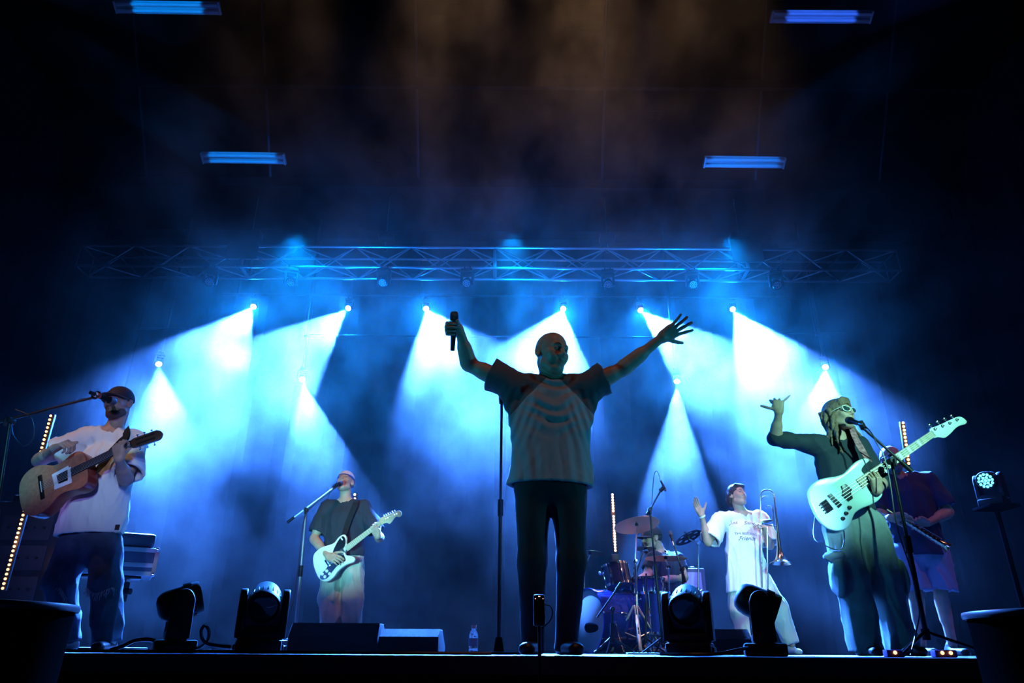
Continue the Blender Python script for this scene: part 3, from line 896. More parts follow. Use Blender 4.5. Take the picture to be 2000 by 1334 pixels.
def acoustic_player():
    Y = 4.7
    J = dict(head=(232, 790, Y-.03), neck=(222, 838, Y), shl=(176, 855, Y-.02), shr=(262, 862, Y),
             ell=(76, 900, Y-.06), wrl=(106, 876, Y-.34), elr=(246, 936, Y-.14), wrr=(233, 897, Y-.36),
             hipl=(145, 1065, Y), hipr=(205, 1068, Y), knl=(118, 1135, Y-.03), knr=(207, 1135, Y-.03), anl=(128, 1258, Y), anr=(209, 1258, Y))
    b = Body(J, fwd=(-.12, -1, -.02), up=(-.10, 0, 1), hs=1.0, b=.98, arm=.98)
    b.hands['l'] = dict(w=b.J['wrl'], d=(.80, -.35, .30), n=(-.3, .55, -.75), curls=(30, 165, 175, 175, 175), splay=2, s=1.05, thumb=(.85, .35, .2))
    b.hands['r'] = dict(w=b.J['wrr'], d=(-.16, -.32, .92), n=(.15, .9, .3), curls=(10, 165, 172, 175, 170), splay=4, s=1.0, thumb=(.5, .15, .9))
    root = thing('person', 'guitarist in dark cap, loose white tee and ripped jeans playing acoustic guitar at far left', 'person', PG(165, Y))
    b.build_body(root, .011)
    hem = P(172, 1046, Y)
    b.shirt(root, white_tee, hem, (.68, .86), r=(.150, .135), f=1.45, rs=(.085, .105), h=.010, amp=0.0104, seed=12, hemdir=(-.07, 0, 1), sr=.070)
    # neckband
    b.trousers(root, blue_denim, top=.08, r=(.122, .112, .098, .088), amp=0.0096, seed=5, ends=(1.0, 1.0), pf=1.4, name='jeans')
    # frayed rip across the knee
    fray = mat('frayed white thread', (.55, .58, .62), .9)
    m = MB(); rnd = random.Random(3)
    for k in range(46):
        t = k/45; a = R(-80 + 160*t)
        c = b.J['knr'] + Vector((0, 0, -.06))
        p = c + Vector((math.sin(a)*.100, -math.cos(a)*.100, .018*math.sin(t*9)))
        m.tube([p, p + Vector((rnd.uniform(-.012, .012), -.008, -rnd.uniform(.01, .05)))], .0012, 4)
    m.build('frayed_rip', fray, root); m = MB()
    for k in range(20):
        c = b.J['knl'] + Vector((.05, -.085, -.03))
        p = c + Vector((k*.003, k*.001, -.004*k)); m.tube([p, p + Vector((rnd.uniform(-.01, .01), -.006, -.03))], .0012, 4)
    m.build('frayed_rip', fray, root)
    m = MB(); c = b.J['anr']; m.lathe([(.047, 0), (.05, .01), (.05, .05), (.047, .06)], (c.x, c.y, .045), None, 20); m.build('white_sock', WHITE_RUB, root)
    b.shoes(root, leather_black, ((-.2, -1, 0), (.2, -1, 0)))
    ball_cap(b, root, mat('charcoal cap cotton', (.045, .04, .045), .8, bump=.1, bscale=250), mat('charcoal cap peak', (.03, .028, .032), .8), name='baseball_cap', low=.030)
    # beard and moustache
    h = b.h
    beard(b, root, mat('short dark beard', (.13, .085, .065), .8, bump=.6, bscale=300), JAW, grow=.0025)
    brows(b, root, HAIRD)
    for sx in (-1, 1):
        m = MB(); m.tube([h(sx*.082 + .006*math.cos(a), -.006, -.040 + .007*math.sin(a)) for a in [2*PI*k/12 for k in range(12)]], .0014, 6, closed=True)
        m.build('earring', STEEL, root)
    m = MB()
    m.box(P(229, 1030, Y-.150), (.028, .004, .034)); m.build('hem_label', mat('black woven label', (.02, .02, .02), .8), root)
    return b
AC = acoustic_player()

def telecaster_player():
    Y = 7.2
    J = dict(head=(674, 943, Y-.02), neck=(675, 976, Y), shl=(639, 991, Y), shr=(711, 991, Y),
             ell=(613, 1052, Y-.05), wrl=(640, 1086, Y-.28), elr=(741, 1050, Y-.06), wrr=(738, 1048, Y-.27),
             hipl=(648, 1090, Y), hipr=(690, 1090, Y), knl=(645, 1168, Y-.03), knr=(688, 1168, Y-.03), anl=(650, 1252, Y), anr=(684, 1252, Y))
    b = Body(J, fwd=(-.15, -1, .42), up=(0, .3, 1), hs=1.02, b=1.0, mouth=.014)
    b.hands['l'] = dict(w=b.J['wrl'], d=(.80, -.45, -.25), n=(.1, .85, -.3), curls=(40, 95, 100, 110, 115), splay=4, s=1.1)
    b.hands['r'] = dict(w=b.J['wrr'], d=(-.42, -.36, .85), n=(.1, .9, .4), curls=(10, 135, 145, 150, 150), splay=8, s=1.05, thumb=(.5, .15, .9))
    root = thing('person', 'guitarist in white cap, dark tee and sand cargo trousers, singing with face tipped up', 'person', PG(668, Y))
    tat = [SKIN, LIPS, EYE]
    b.build_body(root, .012, .0048, .0045)
    b.shirt(root, navy_tee, P(672, 1088, Y), (.82, .82), r=(.145, .135), f=1.45, rs=(.078, .092), h=.012, amp=0.0096, seed=21)
    g = [Grp([Ell(lerp(b.J['hip'+q], b.J['kn'+q], .85) + b.lat*(s_*.075) - b.fw*.0, (.035, .08, .10), None, .01) for q, s_ in (('l', -1), ('r', 1))], .012)]
    b.trousers(root, khaki, top=.10, r=(.125, .112, .112, .108), h=.013, amp=0.0144, seed=25, ends=(1.05, 1.05), pf=1.35, name='cargo_trousers', extra=g)
    b.shoes(root, leather_black)
    ball_cap(b, root, mat('white cap cotton', (.72, .68, .70), .8, bump=.1, bscale=250), mat('white cap peak', (.66, .62, .64), .8), name='backward_cap', low=.046, brim_dir=180)
    sdf_part('blue_headband', [Grp([Ell(b.h(0, -.010, .040), b.h.R((.0865, .1055, .0935)), b.h.M)]), Grp([Half(b.h(0, 0, .050), b.h.u)], .002, 'i'), Grp([Half(b.h(0, 0, .034), -b.h.u)], .002, 'i')], mat('blue headband', (.04, .09, .40), .8), root, .006)
    brows(b, root, HAIRD)
    h = b.h
    m = MB(); m.tube([h(.080, -.004, .002), h(.094, .004, .010), h(.096, -.012, .028), h(.080, -.03, .028), h(.07, -.06, -.04), h(.05, -.075, -.10)], .003, 6)
    m.build('ear_monitor', BLACK_PLASTIC, root)
    # dark ink on the forearm
    el, wr = b.J['ell'], b.J['wrl']
    c = lerp(el, wr, .45)
    g = [Grp([Cap(lerp(el, wr, .12), lerp(el, wr, .45), .0452, .0394, k=0)]), Grp([Ell(lerp(el, wr, .3) + Vector((-.01, -.04, -.01)), (.030, .03, .035), None)], .006, 'i')]
    sdf_part('forearm_tattoo', g, mat('tattoo ink', (.03, .035, .05), .6), root, .006)
    return b
TC = telecaster_player()

def bass_player():
    Y = 4.7
    J = dict(head=(1640, 812, Y-.03), neck=(1632, 856, Y), shl=(1590, 868, Y), shr=(1678, 872, Y),
             ell=(1514, 856, Y-.02), wrl=(1521, 806, Y-.13), elr=(1722, 940, Y-.04), wrr=(1714, 960, Y-.285),
             hipl=(1640, 1035, Y), hipr=(1694, 1025, Y), knl=(1664, 1130, Y-.02), knr=(1726, 1130, Y+.02), anl=(1688, 1258, Y), anr=(1758, 1258, Y+.03))
    b = Body(J, fwd=(.42, -.9, .10), up=(0, .1, 1), hs=.97, b=.92, arm=.88, mouth=.012)
    b.hands['l'] = dict(w=b.J['wrl'], d=(.05, -.1, 1), n=(.2, .97, .0), curls=(5, 165, 170, 165, 8), splay=32, s=.95, thumb=(.22, 1.0, 0))
    b.hands['r'] = dict(w=b.J['wrr'], d=(-.10, -.38, .9), n=(-.15, .9, .3), curls=(10, 140, 145, 150, 150), splay=6, s=.97, thumb=(.5, .15, .9))
    root = thing('person', 'bass player with wavy hair, cat-eye glasses and baggy cargo jeans, one hand raised', 'person', PG(1712, Y))
    b.build_body(root, .011)
    b.shirt(root, mat('dark teal jersey', (.012, .022, .032), .85, bump=.12, bscale=300), P(1662, 1000, Y), (1.18, 1.25), r=(.118, .120), f=1.42, rs=(.066, .060), h=.010, amp=0.0072, seed=31, sr=.058, name='long_sleeve_top', neck=.075, necko=(0, .015, .02))
    den = mat('faded green grey denim', (.22, .26, .235), .85, bump=.2, bscale=240, vary=.3, vscale=7)
    K = b.J
    pk = lerp(K['hipl'], K['knl'], .92) + Vector((-.105, -.05, -.02))
    g = [Grp([Ell(pk, (.045, .085, .135), None, .01), Ell(pk + Vector((-.02, -.02, .125)), (.06, .085, .028), None, .01)], .008),
         Grp([Ell(lerp(K['hipr'], K['knr'], .95) + Vector((.115, -.02, -.02)), (.035, .08, .12), None)], .008)]
    b.trousers(root, den, top=.13, r=(.116, .118, .108, .104), h=.0115, amp=0.0160, seed=34, ends=(1.06, 1.06), pf=1.30, name='cargo_jeans', extra=g, fold=(1, 1, .3), freq=17)
    b.shoes(root, leather_black, ((0, -1, 0), (.3, -1, 0)))
    h = b.h
    # hair: crown, fringe and wavy locks
    hairm = mat('light brown wavy hair', (.20, .11, .065), .5, bump=.7, bscale=90, stretch=(3, 3, .35), vary=.35, vscale=30)
    rnd = random.Random(5)
    g = [Grp([Ell(h(0, -.022, .046), h.R((.088, .104, .088)), h.M, .02), Cap(h(-.075, -.045, .02), h(-.085, -.045, -.10), .030, .026, k=.02), Cap(h(.072, -.05, .02), h(.075, -.045, -.10), .030, .026, k=.02),
              Cap(h(-.045, .062, .088), h(.045, .062, .088), .016, .016, k=.02)]),
         Grp([Ell(h(0, .085, -.030), h.R((.058, .085, .085)), h.M)], .01, 's')]
    for k in range(34):
        sx = -1 if k % 2 else 1; a = rnd.uniform(-.3, 1.0)
        x0 = sx*(.070 + .014*rnd.random()); y0 = -.075 + .085*rnd.random(); z0 = .03
        if k > 24: x0 = rnd.uniform(-.05, .05); y0 = -.10
        n = 9; pts = []; L = rnd.uniform(.20, .34); ph = rnd.uniform(0, 6)
        for i in range(n):
            t = i/(n-1)
            pts.append(h(x0 + sx*.020*math.sin(t*9 + ph) + sx*.02*t, y0 + .014*math.cos(t*8 + ph) + .02*t, z0 - L*t))
        g.append(Grp([Cap(pts[i], pts[i+1], .013 - .0085*i/n, .013 - .0085*(i+1)/n, k=.004) for i in range(n-1)], .006))
    for k in range(9):
        x = -.052 + .013*k
        g.append(Grp([Cap(h(x*.6, .075, .105), h(x, .094 - abs(x)*.5, .055 - .01*(k % 2)), .010, .006, k=.004)], .006))
    g.append(g.pop(1))
    sdf_part('hair', g, hairm, root, .0055)
    # cat-eye glasses
    gm = mat('pale acetate frame', (.75, .72, .62), .3)
    m = MB()
    for sx in (-1, 1):
        pts = []
        for k in range(20):
            a = 2*PI*k/20; ca, sa = math.cos(a), math.sin(a)
            x = sx*(.034 + ca*.027); z = .010 + sa*.020 + (.012 if ca > .3 else 0)*ca*(1 if sa > -.2 else .2)
            pts.append(h(x, .108 - .35*abs(x), z))
        m.tube(pts, .0032, 6, closed=True)
        m.tube([h(sx*.062, .082, .024), h(sx*.078, .04, .018), h(sx*.082, -.02, .010)], .003, 6)
    m.tube([h(-.008, .106, .012), h(0, .112, .014), h(.008, .106, .012)], .003, 6)
    gl = m.build('glasses', gm, root)
    m = MB()
    for sx in (-1, 1):
        c = h(sx*.034, .096, .012)
        m.ball(c, .021, 12, h.M, (1.15, .12, .9))
    m.build('tinted_lens', mat('tinted lens', (.03, .05, .06), .05, spec=.8), gl)
    m = MB(); m.tube([h(-.084, -.004, -.034), h(-.086, .0, -.052), h(-.083, .003, -.034)], .0015, 6); m.build('earring', STEEL, root)
    brows(b, root, hairm)
    return b
BP = bass_player()

def sax_player():
    Y = 6.2
    J = dict(head=(1741, 898, Y-.03), neck=(1752, 930, Y), shl=(1712, 942, Y), shr=(1812, 940, Y+.05),
             ell=(1712, 1000, Y+.02), wrl=(1738, 1012, Y-.22), elr=(1852, 1000, Y), wrr=(1812, 1022, Y-.20),
             hipl=(1768, 1078, Y), hipr=(1824, 1074, Y), knl=(1790, 1160, Y), knr=(1838, 1160, Y), anl=(1800, 1258, Y), anr=(1860, 1258, Y))
    b = Body(J, fwd=(-.05, -1, .0), hs=1.05, b=1.12, arm=1.05, thin=1.03)
    b.hands['l'] = dict(w=b.J['wrl'], d=(.8, -.3, .1), n=(.1, -.8, -.5), curls=(20, 70, 75, 75, 80), splay=3, s=1.05)
    b.hands['r'] = dict(w=b.J['wrr'], d=(-.85, -.25, .25), n=(.0, -.6, -.75), curls=(20, 60, 65, 65, 70), splay=3, s=1.05)
    root = thing('person', 'bald saxophone player in sunglasses, navy tee and light shorts behind the bass player', 'person', PG(1805, Y))
    b.build_body(root, .012, .005, .0048)
    b.shirt(root, mat('navy jersey', (.02, .028, .075), .85, bump=.12, bscale=300), P(1800, 1088, Y), (.95, .85), r=(.165, .158), f=1.40, rs=(.090, .102), h=.013, amp=0.0104, seed=41, sr=.078)
    b.trousers(root, mat('pale blue shorts', (.30, .34, .46), .85, bump=.15, bscale=200), top=.12, r=(.140, .125, .125, .13), h=.013, amp=0.0112, seed=44, ends=(.47, .47), pf=1.35, name='shorts')
    b.shoes(root, leather_black)
    h = b.h
    m = MB()
    for sx in (-1, 1):
        m.tube([h(sx*(.034 + .026*math.cos(a)), .107 - .3*abs(.034+.026*math.cos(a)), .010 + .018*math.sin(a)) for a in [2*PI*k/16 for k in range(16)]], .0025, 6, closed=True)
        m.ball(h(sx*.034, .096, .010), .024, 10, h.M, (1.0, .12, .75))
        m.tube([h(sx*.060, .083, .016), h(sx*.08, .03, .012), h(sx*.083, -.02, .01)], .0025, 6)
    m.build('sunglasses', mat('sunglass black', (.01, .01, .015), .08), root)
    beard(b, root, mat('grey beard', (.16, .15, .15), .8, bump=.6, bscale=300), JAW, h=.006)
    return b
SX = sax_player()

def trombonist():
    Y = 7.7
    J = dict(head=(1440, 969, Y-.02), neck=(1449, 1000, Y), shl=(1409, 1014, Y), shr=(1483, 1012, Y+.03),
             ell=(1383, 1060, Y-.10), wrl=(1371, 1008, Y-.18), elr=(1504, 1066, Y-.05), wrr=(1494, 1042, Y-.26),
             hipl=(1440, 1125, Y), hipr=(1484, 1125, Y), knl=(1446, 1190, Y), knr=(1518, 1190, Y), anl=(1462, 1258, Y), anr=(1546, 1258, Y))
    b = Body(J, fwd=(.42, -.9, .22), up=(0, .15, 1), hs=1.04, b=.98, arm=.95)
    b.hands['l'] = dict(w=b.J['wrl'], d=(-.42, -.25, .87), n=(.35, -.9, -.1), curls=(15, 12, 14, 16, 20), splay=2, s=1.1, thumb=(.6, .75, .2))
    b.hands['r'] = dict(w=b.J['wrr'], d=(-.30, -.5, .6), n=(-.5, .2, -.6), curls=(25, 110, 120, 120, 125), splay=3, s=1.05)
    root = thing('person', 'dark-haired musician in oversized white printed tee with one palm raised, holding an upright trombone', 'person', PG(1490, Y))
    b.build_body(root, .012, .005, .0046)
    wt = mat('white printed jersey', (.80, .78, .80), .85, bump=.12, bscale=300)
    b.shirt(root, wt, P(1464, 1158, Y), (.90, .95), r=(.185, .140), f=1.32, rs=(.090, .125), h=.012, amp=0.0128, seed=51, sr=.074, freq=16)
    b.trousers(root, mat('pale cream cotton', (.58, .58, .52), .85, bump=.15, bscale=200), top=.06, r=(.105, .105, .11, .085), h=.013, amp=0.0128, seed=54, ends=(1.0, 1.0), pf=1.3)
    b.shoes(root, mat('white shoe', (.6, .6, .6), .5))
    h = b.h
    g = [Grp([Ell(h(0, -.022, .048), h.R((.086, .100, .088)), h.M, .02), Ell(h(-.02, -.11, -.01), h.R((.075, .06, .075)), h.M, .03),
              Cap(h(-.076, -.03, .02), h(-.07, -.05, -.06), .026, .022, k=.02), Cap(h(.074, -.03, .02), h(.07, -.05, -.06), .024, .02, k=.02),
              Cap(h(-.05, .060, .092), h(.04, .058, .095), .022, .022, k=.02)]),
         Grp([Ell(h(0, .088, -.018), h.R((.060, .080, .085)), h.M)], .01, 's')]
    sdf_part('hair', g, HAIRD, root, .007, wr=folds(9, .003, 60, (1, 1, 1)))
    brows(b, root, HAIRD)
    w = b.J['wrl']; d = unitize((-.42, -.25, .87))
    m = MB(); M = frame(d)
    m.lathe([(.032, -.008), (.036, -.008), (.037, 0), (.036, .008), (.032, .008)], w - d*.004, M, 20); m.build('wristband', mat('white wristband', (.9, .9, .95), .6), root)
    # the printing on the front of the tee, laid onto the cloth
    shirt_o = next(c for c in root.children if c.name.startswith('t_shirt'))
    from mathutils.bvhtree import BVHTree
    org = WORLD[root.name]
    bv = BVHTree.FromPolygons([v.co + org for v in shirt_o.data.vertices], [tuple(p.vertices) for p in shirt_o.data.polygons])
    def printed(txt, px, py, width, m, shear=0.0, rot=0.0):
        cu = bpy.data.curves.new('lettering', 'FONT'); cu.body = txt; cu.size = 1; cu.shear = shear
        to = bpy.data.objects.new('lettering', cu); COL.objects.link(to)
        dg = bpy.context.evaluated_depsgraph_get(); me0 = to.evaluated_get(dg).to_mesh()
        bm = bmesh.new(); bm.from_mesh(me0); bpy.data.objects.remove(to)
        bmesh.ops.triangulate(bm, faces=bm.faces[:])
        xs = [v.co.x for v in bm.verts]; w0 = min(xs); k = width/(max(xs) - w0); c = P(px, py, Y-.18)
        lat = b.lat; up = b.up; vs = []
        for v in bm.verts:
            x = (v.co.x - w0)*k; y = v.co.y*k; ca, sa = math.cos(rot), math.sin(rot)
            p = c + lat*(x*ca - y*sa) + up*(x*sa + y*ca)
            q = p - b.fw*-.3
            hit = bv.ray_cast(p + b.fw*.3, -b.fw)
            vs.append((hit[0] if hit[0] is not None else p) + b.fw*.0035)
        fs = [tuple(v.index for v in f.verts) for f in bm.faces]; bm.free()
        mb = MB(); mb.add(vs, fs); mb.build('lettering', m, shirt_o, smooth=False)
    red = mat('dark red print', (.14, .03, .04), .7); nav = mat('navy print', (.02, .03, .10), .7)
    printed('Just', 1430, 1021, .10, red, .5, .05); printed('Shine', 1458, 1022, .125, red, .5, -.03)
    printed('THE BEST DULL', 1440, 1042, .235, nav, 0, -.03); printed('Friends', 1446, 1054, .19, nav, .5, .0)
    return b, root
TB, TBR = trombonist()

def drummer():
    Y = 8.3
    J = dict(head=(1273, 1052, Y-.05), neck=(1290, 1078, Y), shl=(1277, 1092, Y-.14), shr=(1322, 1093, Y+.08),
             ell=(1262, 1128, Y-.22), wrl=(1246, 1132, Y-.42), elr=(1336, 1128, Y-.02), wrr=(1276, 1134, Y-.35),
             hipl=(1290, 1172, Y-.10), hipr=(1328, 1172, Y+.06), knl=(1250, 1178, Y-.40), knr=(1300, 1182, Y-.42), anl=(1252, 1256, Y-.38), anr=(1296, 1256, Y-.40))
    b = Body(J, fwd=(-.93, -.30, -.12), up=(.08, 0, 1), hs=1.12, b=1.12, arm=1.12)
    b.hands['l'] = dict(w=b.J['wrl'], d=(-.7, -.5, -.05), n=(-.1, .1, -1), curls=(40, 120, 130, 135, 140), splay=1, s=1.05)
    b.hands['r'] = dict(w=b.J['wrr'], d=(-.75, -.45, .0), n=(-.1, .1, -1), curls=(40, 120, 130, 135, 140), splay=1, s=1.05)
    root = thing('person', 'seated drummer in profile with dark cap and moustache, leaning over the blue drum kit', 'person', PG(1305, Y))
    b.build_body(root, .0125, .0052, .0052)
    b.shirt(root, navy_tee, P(1308, 1165, Y), (.62, .62), r=(.165, .155), f=1.3, rs=(.088, .095), h=.013, amp=0.0096, seed=61, sr=.075)
    b.trousers(root, denim_black, top=.10, r=(.14, .10, .08, .07), h=.014, ends=(1.0, 1.0), amp=0.0096, seed=64)
    b.shoes(root, leather_black, ((-1, -.3, 0), (-1, -.3, 0)))
    h = b.h
    ball_cap(b, root, mat('black cap cotton', (.02, .018, .02), .8, bump=.1, bscale=250), mat('black cap peak', (.018, .016, .018), .8), name='cap', low=.026, big=1.05)
    beard(b, root, mat('brown moustache', (.06, .035, .02), .8, bump=.6, bscale=300), JAW[:1] + JAW[3:], name='moustache_and_beard', grow=.007, h=.006)
    brows(b, root, HAIRD)
    g = [Grp([Ell(h(0, -.05, .01), h.R((.074, .062, .06)), h.M)]), Grp([Half(h(0, 0, .04), h.u)], .003, 'i')]
    sdf_part('hair', g, HAIRD, root, .007)
    return b
DR = drummer()
# ================================================================== instruments
def catmull(pts, n=5, closed=True):
    out = []; m = len(pts)
    for i in range(m if closed else m-1):
        g = lambda k: Vector(pts[k % m]) if closed else Vector(pts[max(0, min(m-1, k))])
        p0, p1, p2, p3 = g(i-1), g(i), g(i+1), g(i+2)
        for k in range(n):
            t = k/n
            out.append(0.5*((2*p1) + (p2-p0)*t + (2*p0 - 5*p1 + 4*p2 - p3)*t*t + (3*p1 - p0 - 3*p2 + p3)*t**3))
    if not closed: out.append(Vector(pts[-1]))
    return out
class Plane:
    """frame of a stringed instrument: x from bridge to nut, z out of its face"""
    def __init__(s, bridge, nut, n):
        s.o = Vector(bridge); x = Vector(nut) - s.o; s.L = x.length; x.normalize()
        n = Vector(n); n = (n - x*n.dot(x)).normalized()
        s.M = fr3(x, n.cross(x), n); s.x = x; s.n = n
    def loc(s, px, py):
        d = ray(px, py); t = (s.o - CAM_O).dot(s.n)/d.dot(s.n)
        q = s.M.transposed() @ (CAM_O + d*t - s.o); return (q.x, q.y)
    def outline(s, pts, ox, oy, k, smooth=4):
        L = [s.loc(ox + x/k, oy + y/k) for x, y in pts]
        if smooth: L = [(v.x, v.y) for v in catmull([(a, b, 0) for a, b in L], smooth)]
        return L
    def __call__(s, x, y, z): return s.o + s.M @ Vector((x, y, z))
def strings(pl, n, x0, x1, w0, w1, z, r, root, m):
    mb = MB()
    for i in range(n):
        t = i/(n-1) - .5
        mb.tube([pl(x0, w0*t, z), pl(x1, w1*t, z)], r*(1.35 - .12*i), 5)
    mb.build('strings', m, root)
def neck_parts(pl, root, x0, L, w0, w1, zt, wood, board, frets=20, z0=-.022, inlay=None, scale=None):
    mb = MB()
    mb.prism([(x0, -w0/2), (L, -w1/2), (L, w1/2), (x0, w0/2)], zt, zt+.006, pl.o, pl.M)
    fb = mb.build('fretboard', board, root)
    mb = MB()
    n = 8; ring0 = []; ring1 = []
    vs = []; fs = []
    for xx, w in ((x0 + .02, w0), (L + .01, w1)):
        for k in range(n+1):
            a = PI*k/n
            vs.append(pl(xx, math.cos(a)*w/2, zt - math.sin(a)*abs(z0)))
    for k in range(n): fs.append((k, k+1, n+1+k+1, n+1+k))
    fs.append(tuple(range(n, -1, -1))); fs.append(tuple(range(n+1, 2*n+2)))
    mb.add(vs, fs); mb.build('neck', wood, root)
    mb = MB(); S_ = scale or L
    for k in range(1, frets+1):
        x = L - S_*(1 - 2**(-k/12))
        if x < x0: break
        w = w1 + (w0 - w1)*(L - x)/(L - x0)
        mb.box(pl(x, 0, zt+.0065), (.0018, w*.97, .0016), pl.M)
    mb.build('frets', CHROME, fb)
    if inlay is not None:
        mb = MB()
        for k in (3, 5, 7, 9, 12, 15, 17):
            x = L - S_*(1 - 2**(-(k-.5)/12))
            if x < x0 + .01: break
            if inlay == 'block': mb.box(pl(x, 0, zt+.0062), (S_*.018, w0*.55, .0006), pl.M)
            else: mb.lathe([(.0035, 0), (.0035, .0007), (0, .0007)], pl(x, 0, zt+.006), pl.M, 10)
        mb.build('inlays', mat('pearl inlay', (.75, .75, .7), .3), fb)
nylon = mat('bright strings', (.75, .76, .8), .3, .6)

def acoustic_guitar():
    br = P(82, 952, 4.43); nt_ = P(256, 867, 4.37)
    pl = Plane(br, nt_, (-.25, -1, .02)); k = pl.L/.65
    root = thing('acoustic_guitar', 'acoustic guitar with reddish sides and white tape around its sound hole at far left', 'guitar', br)
    half = [(-.160, 0), (-.157, .06), (-.145, .115), (-.11, .160), (-.06, .182), (-.01, .182), (.045, .158), (.10, .125), (.145, .118), (.19, .127), (.235, .142), (.275, .143), (.305, .125), (.322, .085), (.326, .04)]
    out = catmull([(x*k, y*k, 0) for x, y in half] + [(x*k, -y*k, 0) for x, y in reversed(half[1:])], 4)
    out = [(v.x, v.y) for v in out]
    side = mat('red mahogany lacquer', (.26, .030, .025), .28, vary=.3, vscale=14, coat=.3)
    m = MB(); m.prism(out, -.092, -.002, pl.o, pl.M, edge=.003); m.build('body_sides', side, root)
    m = MB(); m.prism([(x*.995, y*.99) for x, y in out], -.002, .0015, pl.o, pl.M); m.build('soundboard', mat('cedar soundboard', (.44, .17, .10), .35, vary=.18, vscale=40, stretch=(1, 1, 1)), root)
    wood = mat('dark neck wood', (.06, .028, .018), .4); ebony = mat('ebony', (.012, .010, .010), .35)
    neck_parts(pl, root, .215*k, pl.L, .058*k, .051*k, .002, wood, ebony, 17)
    m = MB(); m.box(pl(0, 0, .006), (.028*k, .185*k, .009), pl.M, .002); br_ = m.build('bridge', ebony, root)
    m = MB(); m.box(pl(.003, 0, .012), (.003, .078, .006), pl.M); m.build('saddle', mat('bone', (.8, .78, .7), .4), br_)
    m = MB(); m.lathe([(0, .0019), (.044, .0019), (.044, .0024), (0, .0024)], pl(.155*k, 0, 0), pl.M, 32); m.build('sound_hole_shade', mat('sound hole shade', (.006, .005, .005), .9), root)  # dark disc laid on the board for the shade inside the hole
    # tape strips around the hole
    m = MB()
    for cx, cy, sx, sy, a in ((.100, -.004, .028, .125, 5), (.200, -.012, .024, .120, -6), (.150, .048, .105, .026, 4), (.148, -.056, .125, .030, -5)):
        m.box(pl(cx*k, cy*k, .0035 + abs(a)*.0001), (sx*k, sy*k, .0008), pl.M @ Matrix.Rotation(R(a), 3, 'Z'))
    m.build('white_tape', mat('white cloth tape', (.75, .78, .85), .7, bump=.3, bscale=80), root)
    strings(pl, 6, .004, pl.L, .060*k, .043*k, .0135, .0008, root, nylon)
    # slotted headstock, tilted back
    B = pl.M @ Matrix.Rotation(R(14), 3, 'Y'); hp = pl(pl.L, 0, .002)
    m = MB(); hs = [(0, -.026), (.02, -.034), (.165, -.038), (.185, -.022), (.195, 0), (.185, .022), (.165, .038), (.02, .034), (0, .026)]
    m.prism(hs, -.018, 0, hp, B, edge=.002); hd = m.build('headstock', wood, root)
    m = MB()
    for sy in (-1, 1): m.box(hp + B @ Vector((.088, sy*.0165, .0003)), (.115, .012, .0012), B)
    m.build('slot_shade', mat('slot shade', (.004, .004, .004), .9), hd)  # dark bars laid on top stand for the shade in the slots
    for i in range(3):
        for sy in (-1, 1):
            m = MB(); x = .045 + .043*i
            m.cyl(hp + B @ Vector((x, sy*.036, -.009)), hp + B @ Vector((x, sy*.052, -.012)), .0028, n=8)
            m.box(hp + B @ Vector((x, sy*.057, -.016)), (.016, .008, .013), B, .003)
            m.cyl(hp + B @ Vector((x, sy*.010, -.004)), hp + B @ Vector((x, sy*.026, -.004)), .0045, n=10)
            m.build('tuning_peg', CHROME, hd)
    # strap over the shoulder
    strap([(P(62, 975, 4.62)), P(100, 880, 4.70)], root) if False else None
    ribbon([P(246, 838, 4.64), P(246, 850, 4.57), P(232, 868, 4.535), P(214, 888, 4.53), P(198, 910, 4.52), P(186, 925, 4.47)], .058, root, (-.2, -1, 0), 'shoulder_strap')
    return root
def ribbon(pts, w, root, n, name, m=None, t=.003):
    pts = catmull([tuple(p) for p in pts], 4, False); vs = []; fs = []; n = Vector(n).normalized()
    for i, p in enumerate(pts):
        d = (pts[min(i+1, len(pts)-1)] - pts[max(i-1, 0)]).normalized(); s_ = d.cross(n).normalized()*(w/2); nn = s_.cross(d).normalized()*t
        for q in (p - s_, p + s_, p + s_ + nn, p - s_ + nn): vs.append(q)
    for i in range(len(pts)-1):
        for k in range(4): fs.append((4*i+k, 4*i+(k+1) % 4, 4*i+4+(k+1) % 4, 4*i+4+k))
    fs += [(3, 2, 1, 0), tuple(4*(len(pts)-1)+k for k in range(4))]
    mb = MB(); mb.add(vs, fs); return mb.build(name, m or mat('black webbing', (.004, .004, .005), .9, bump=.3, bscale=300), root)
acoustic_guitar()

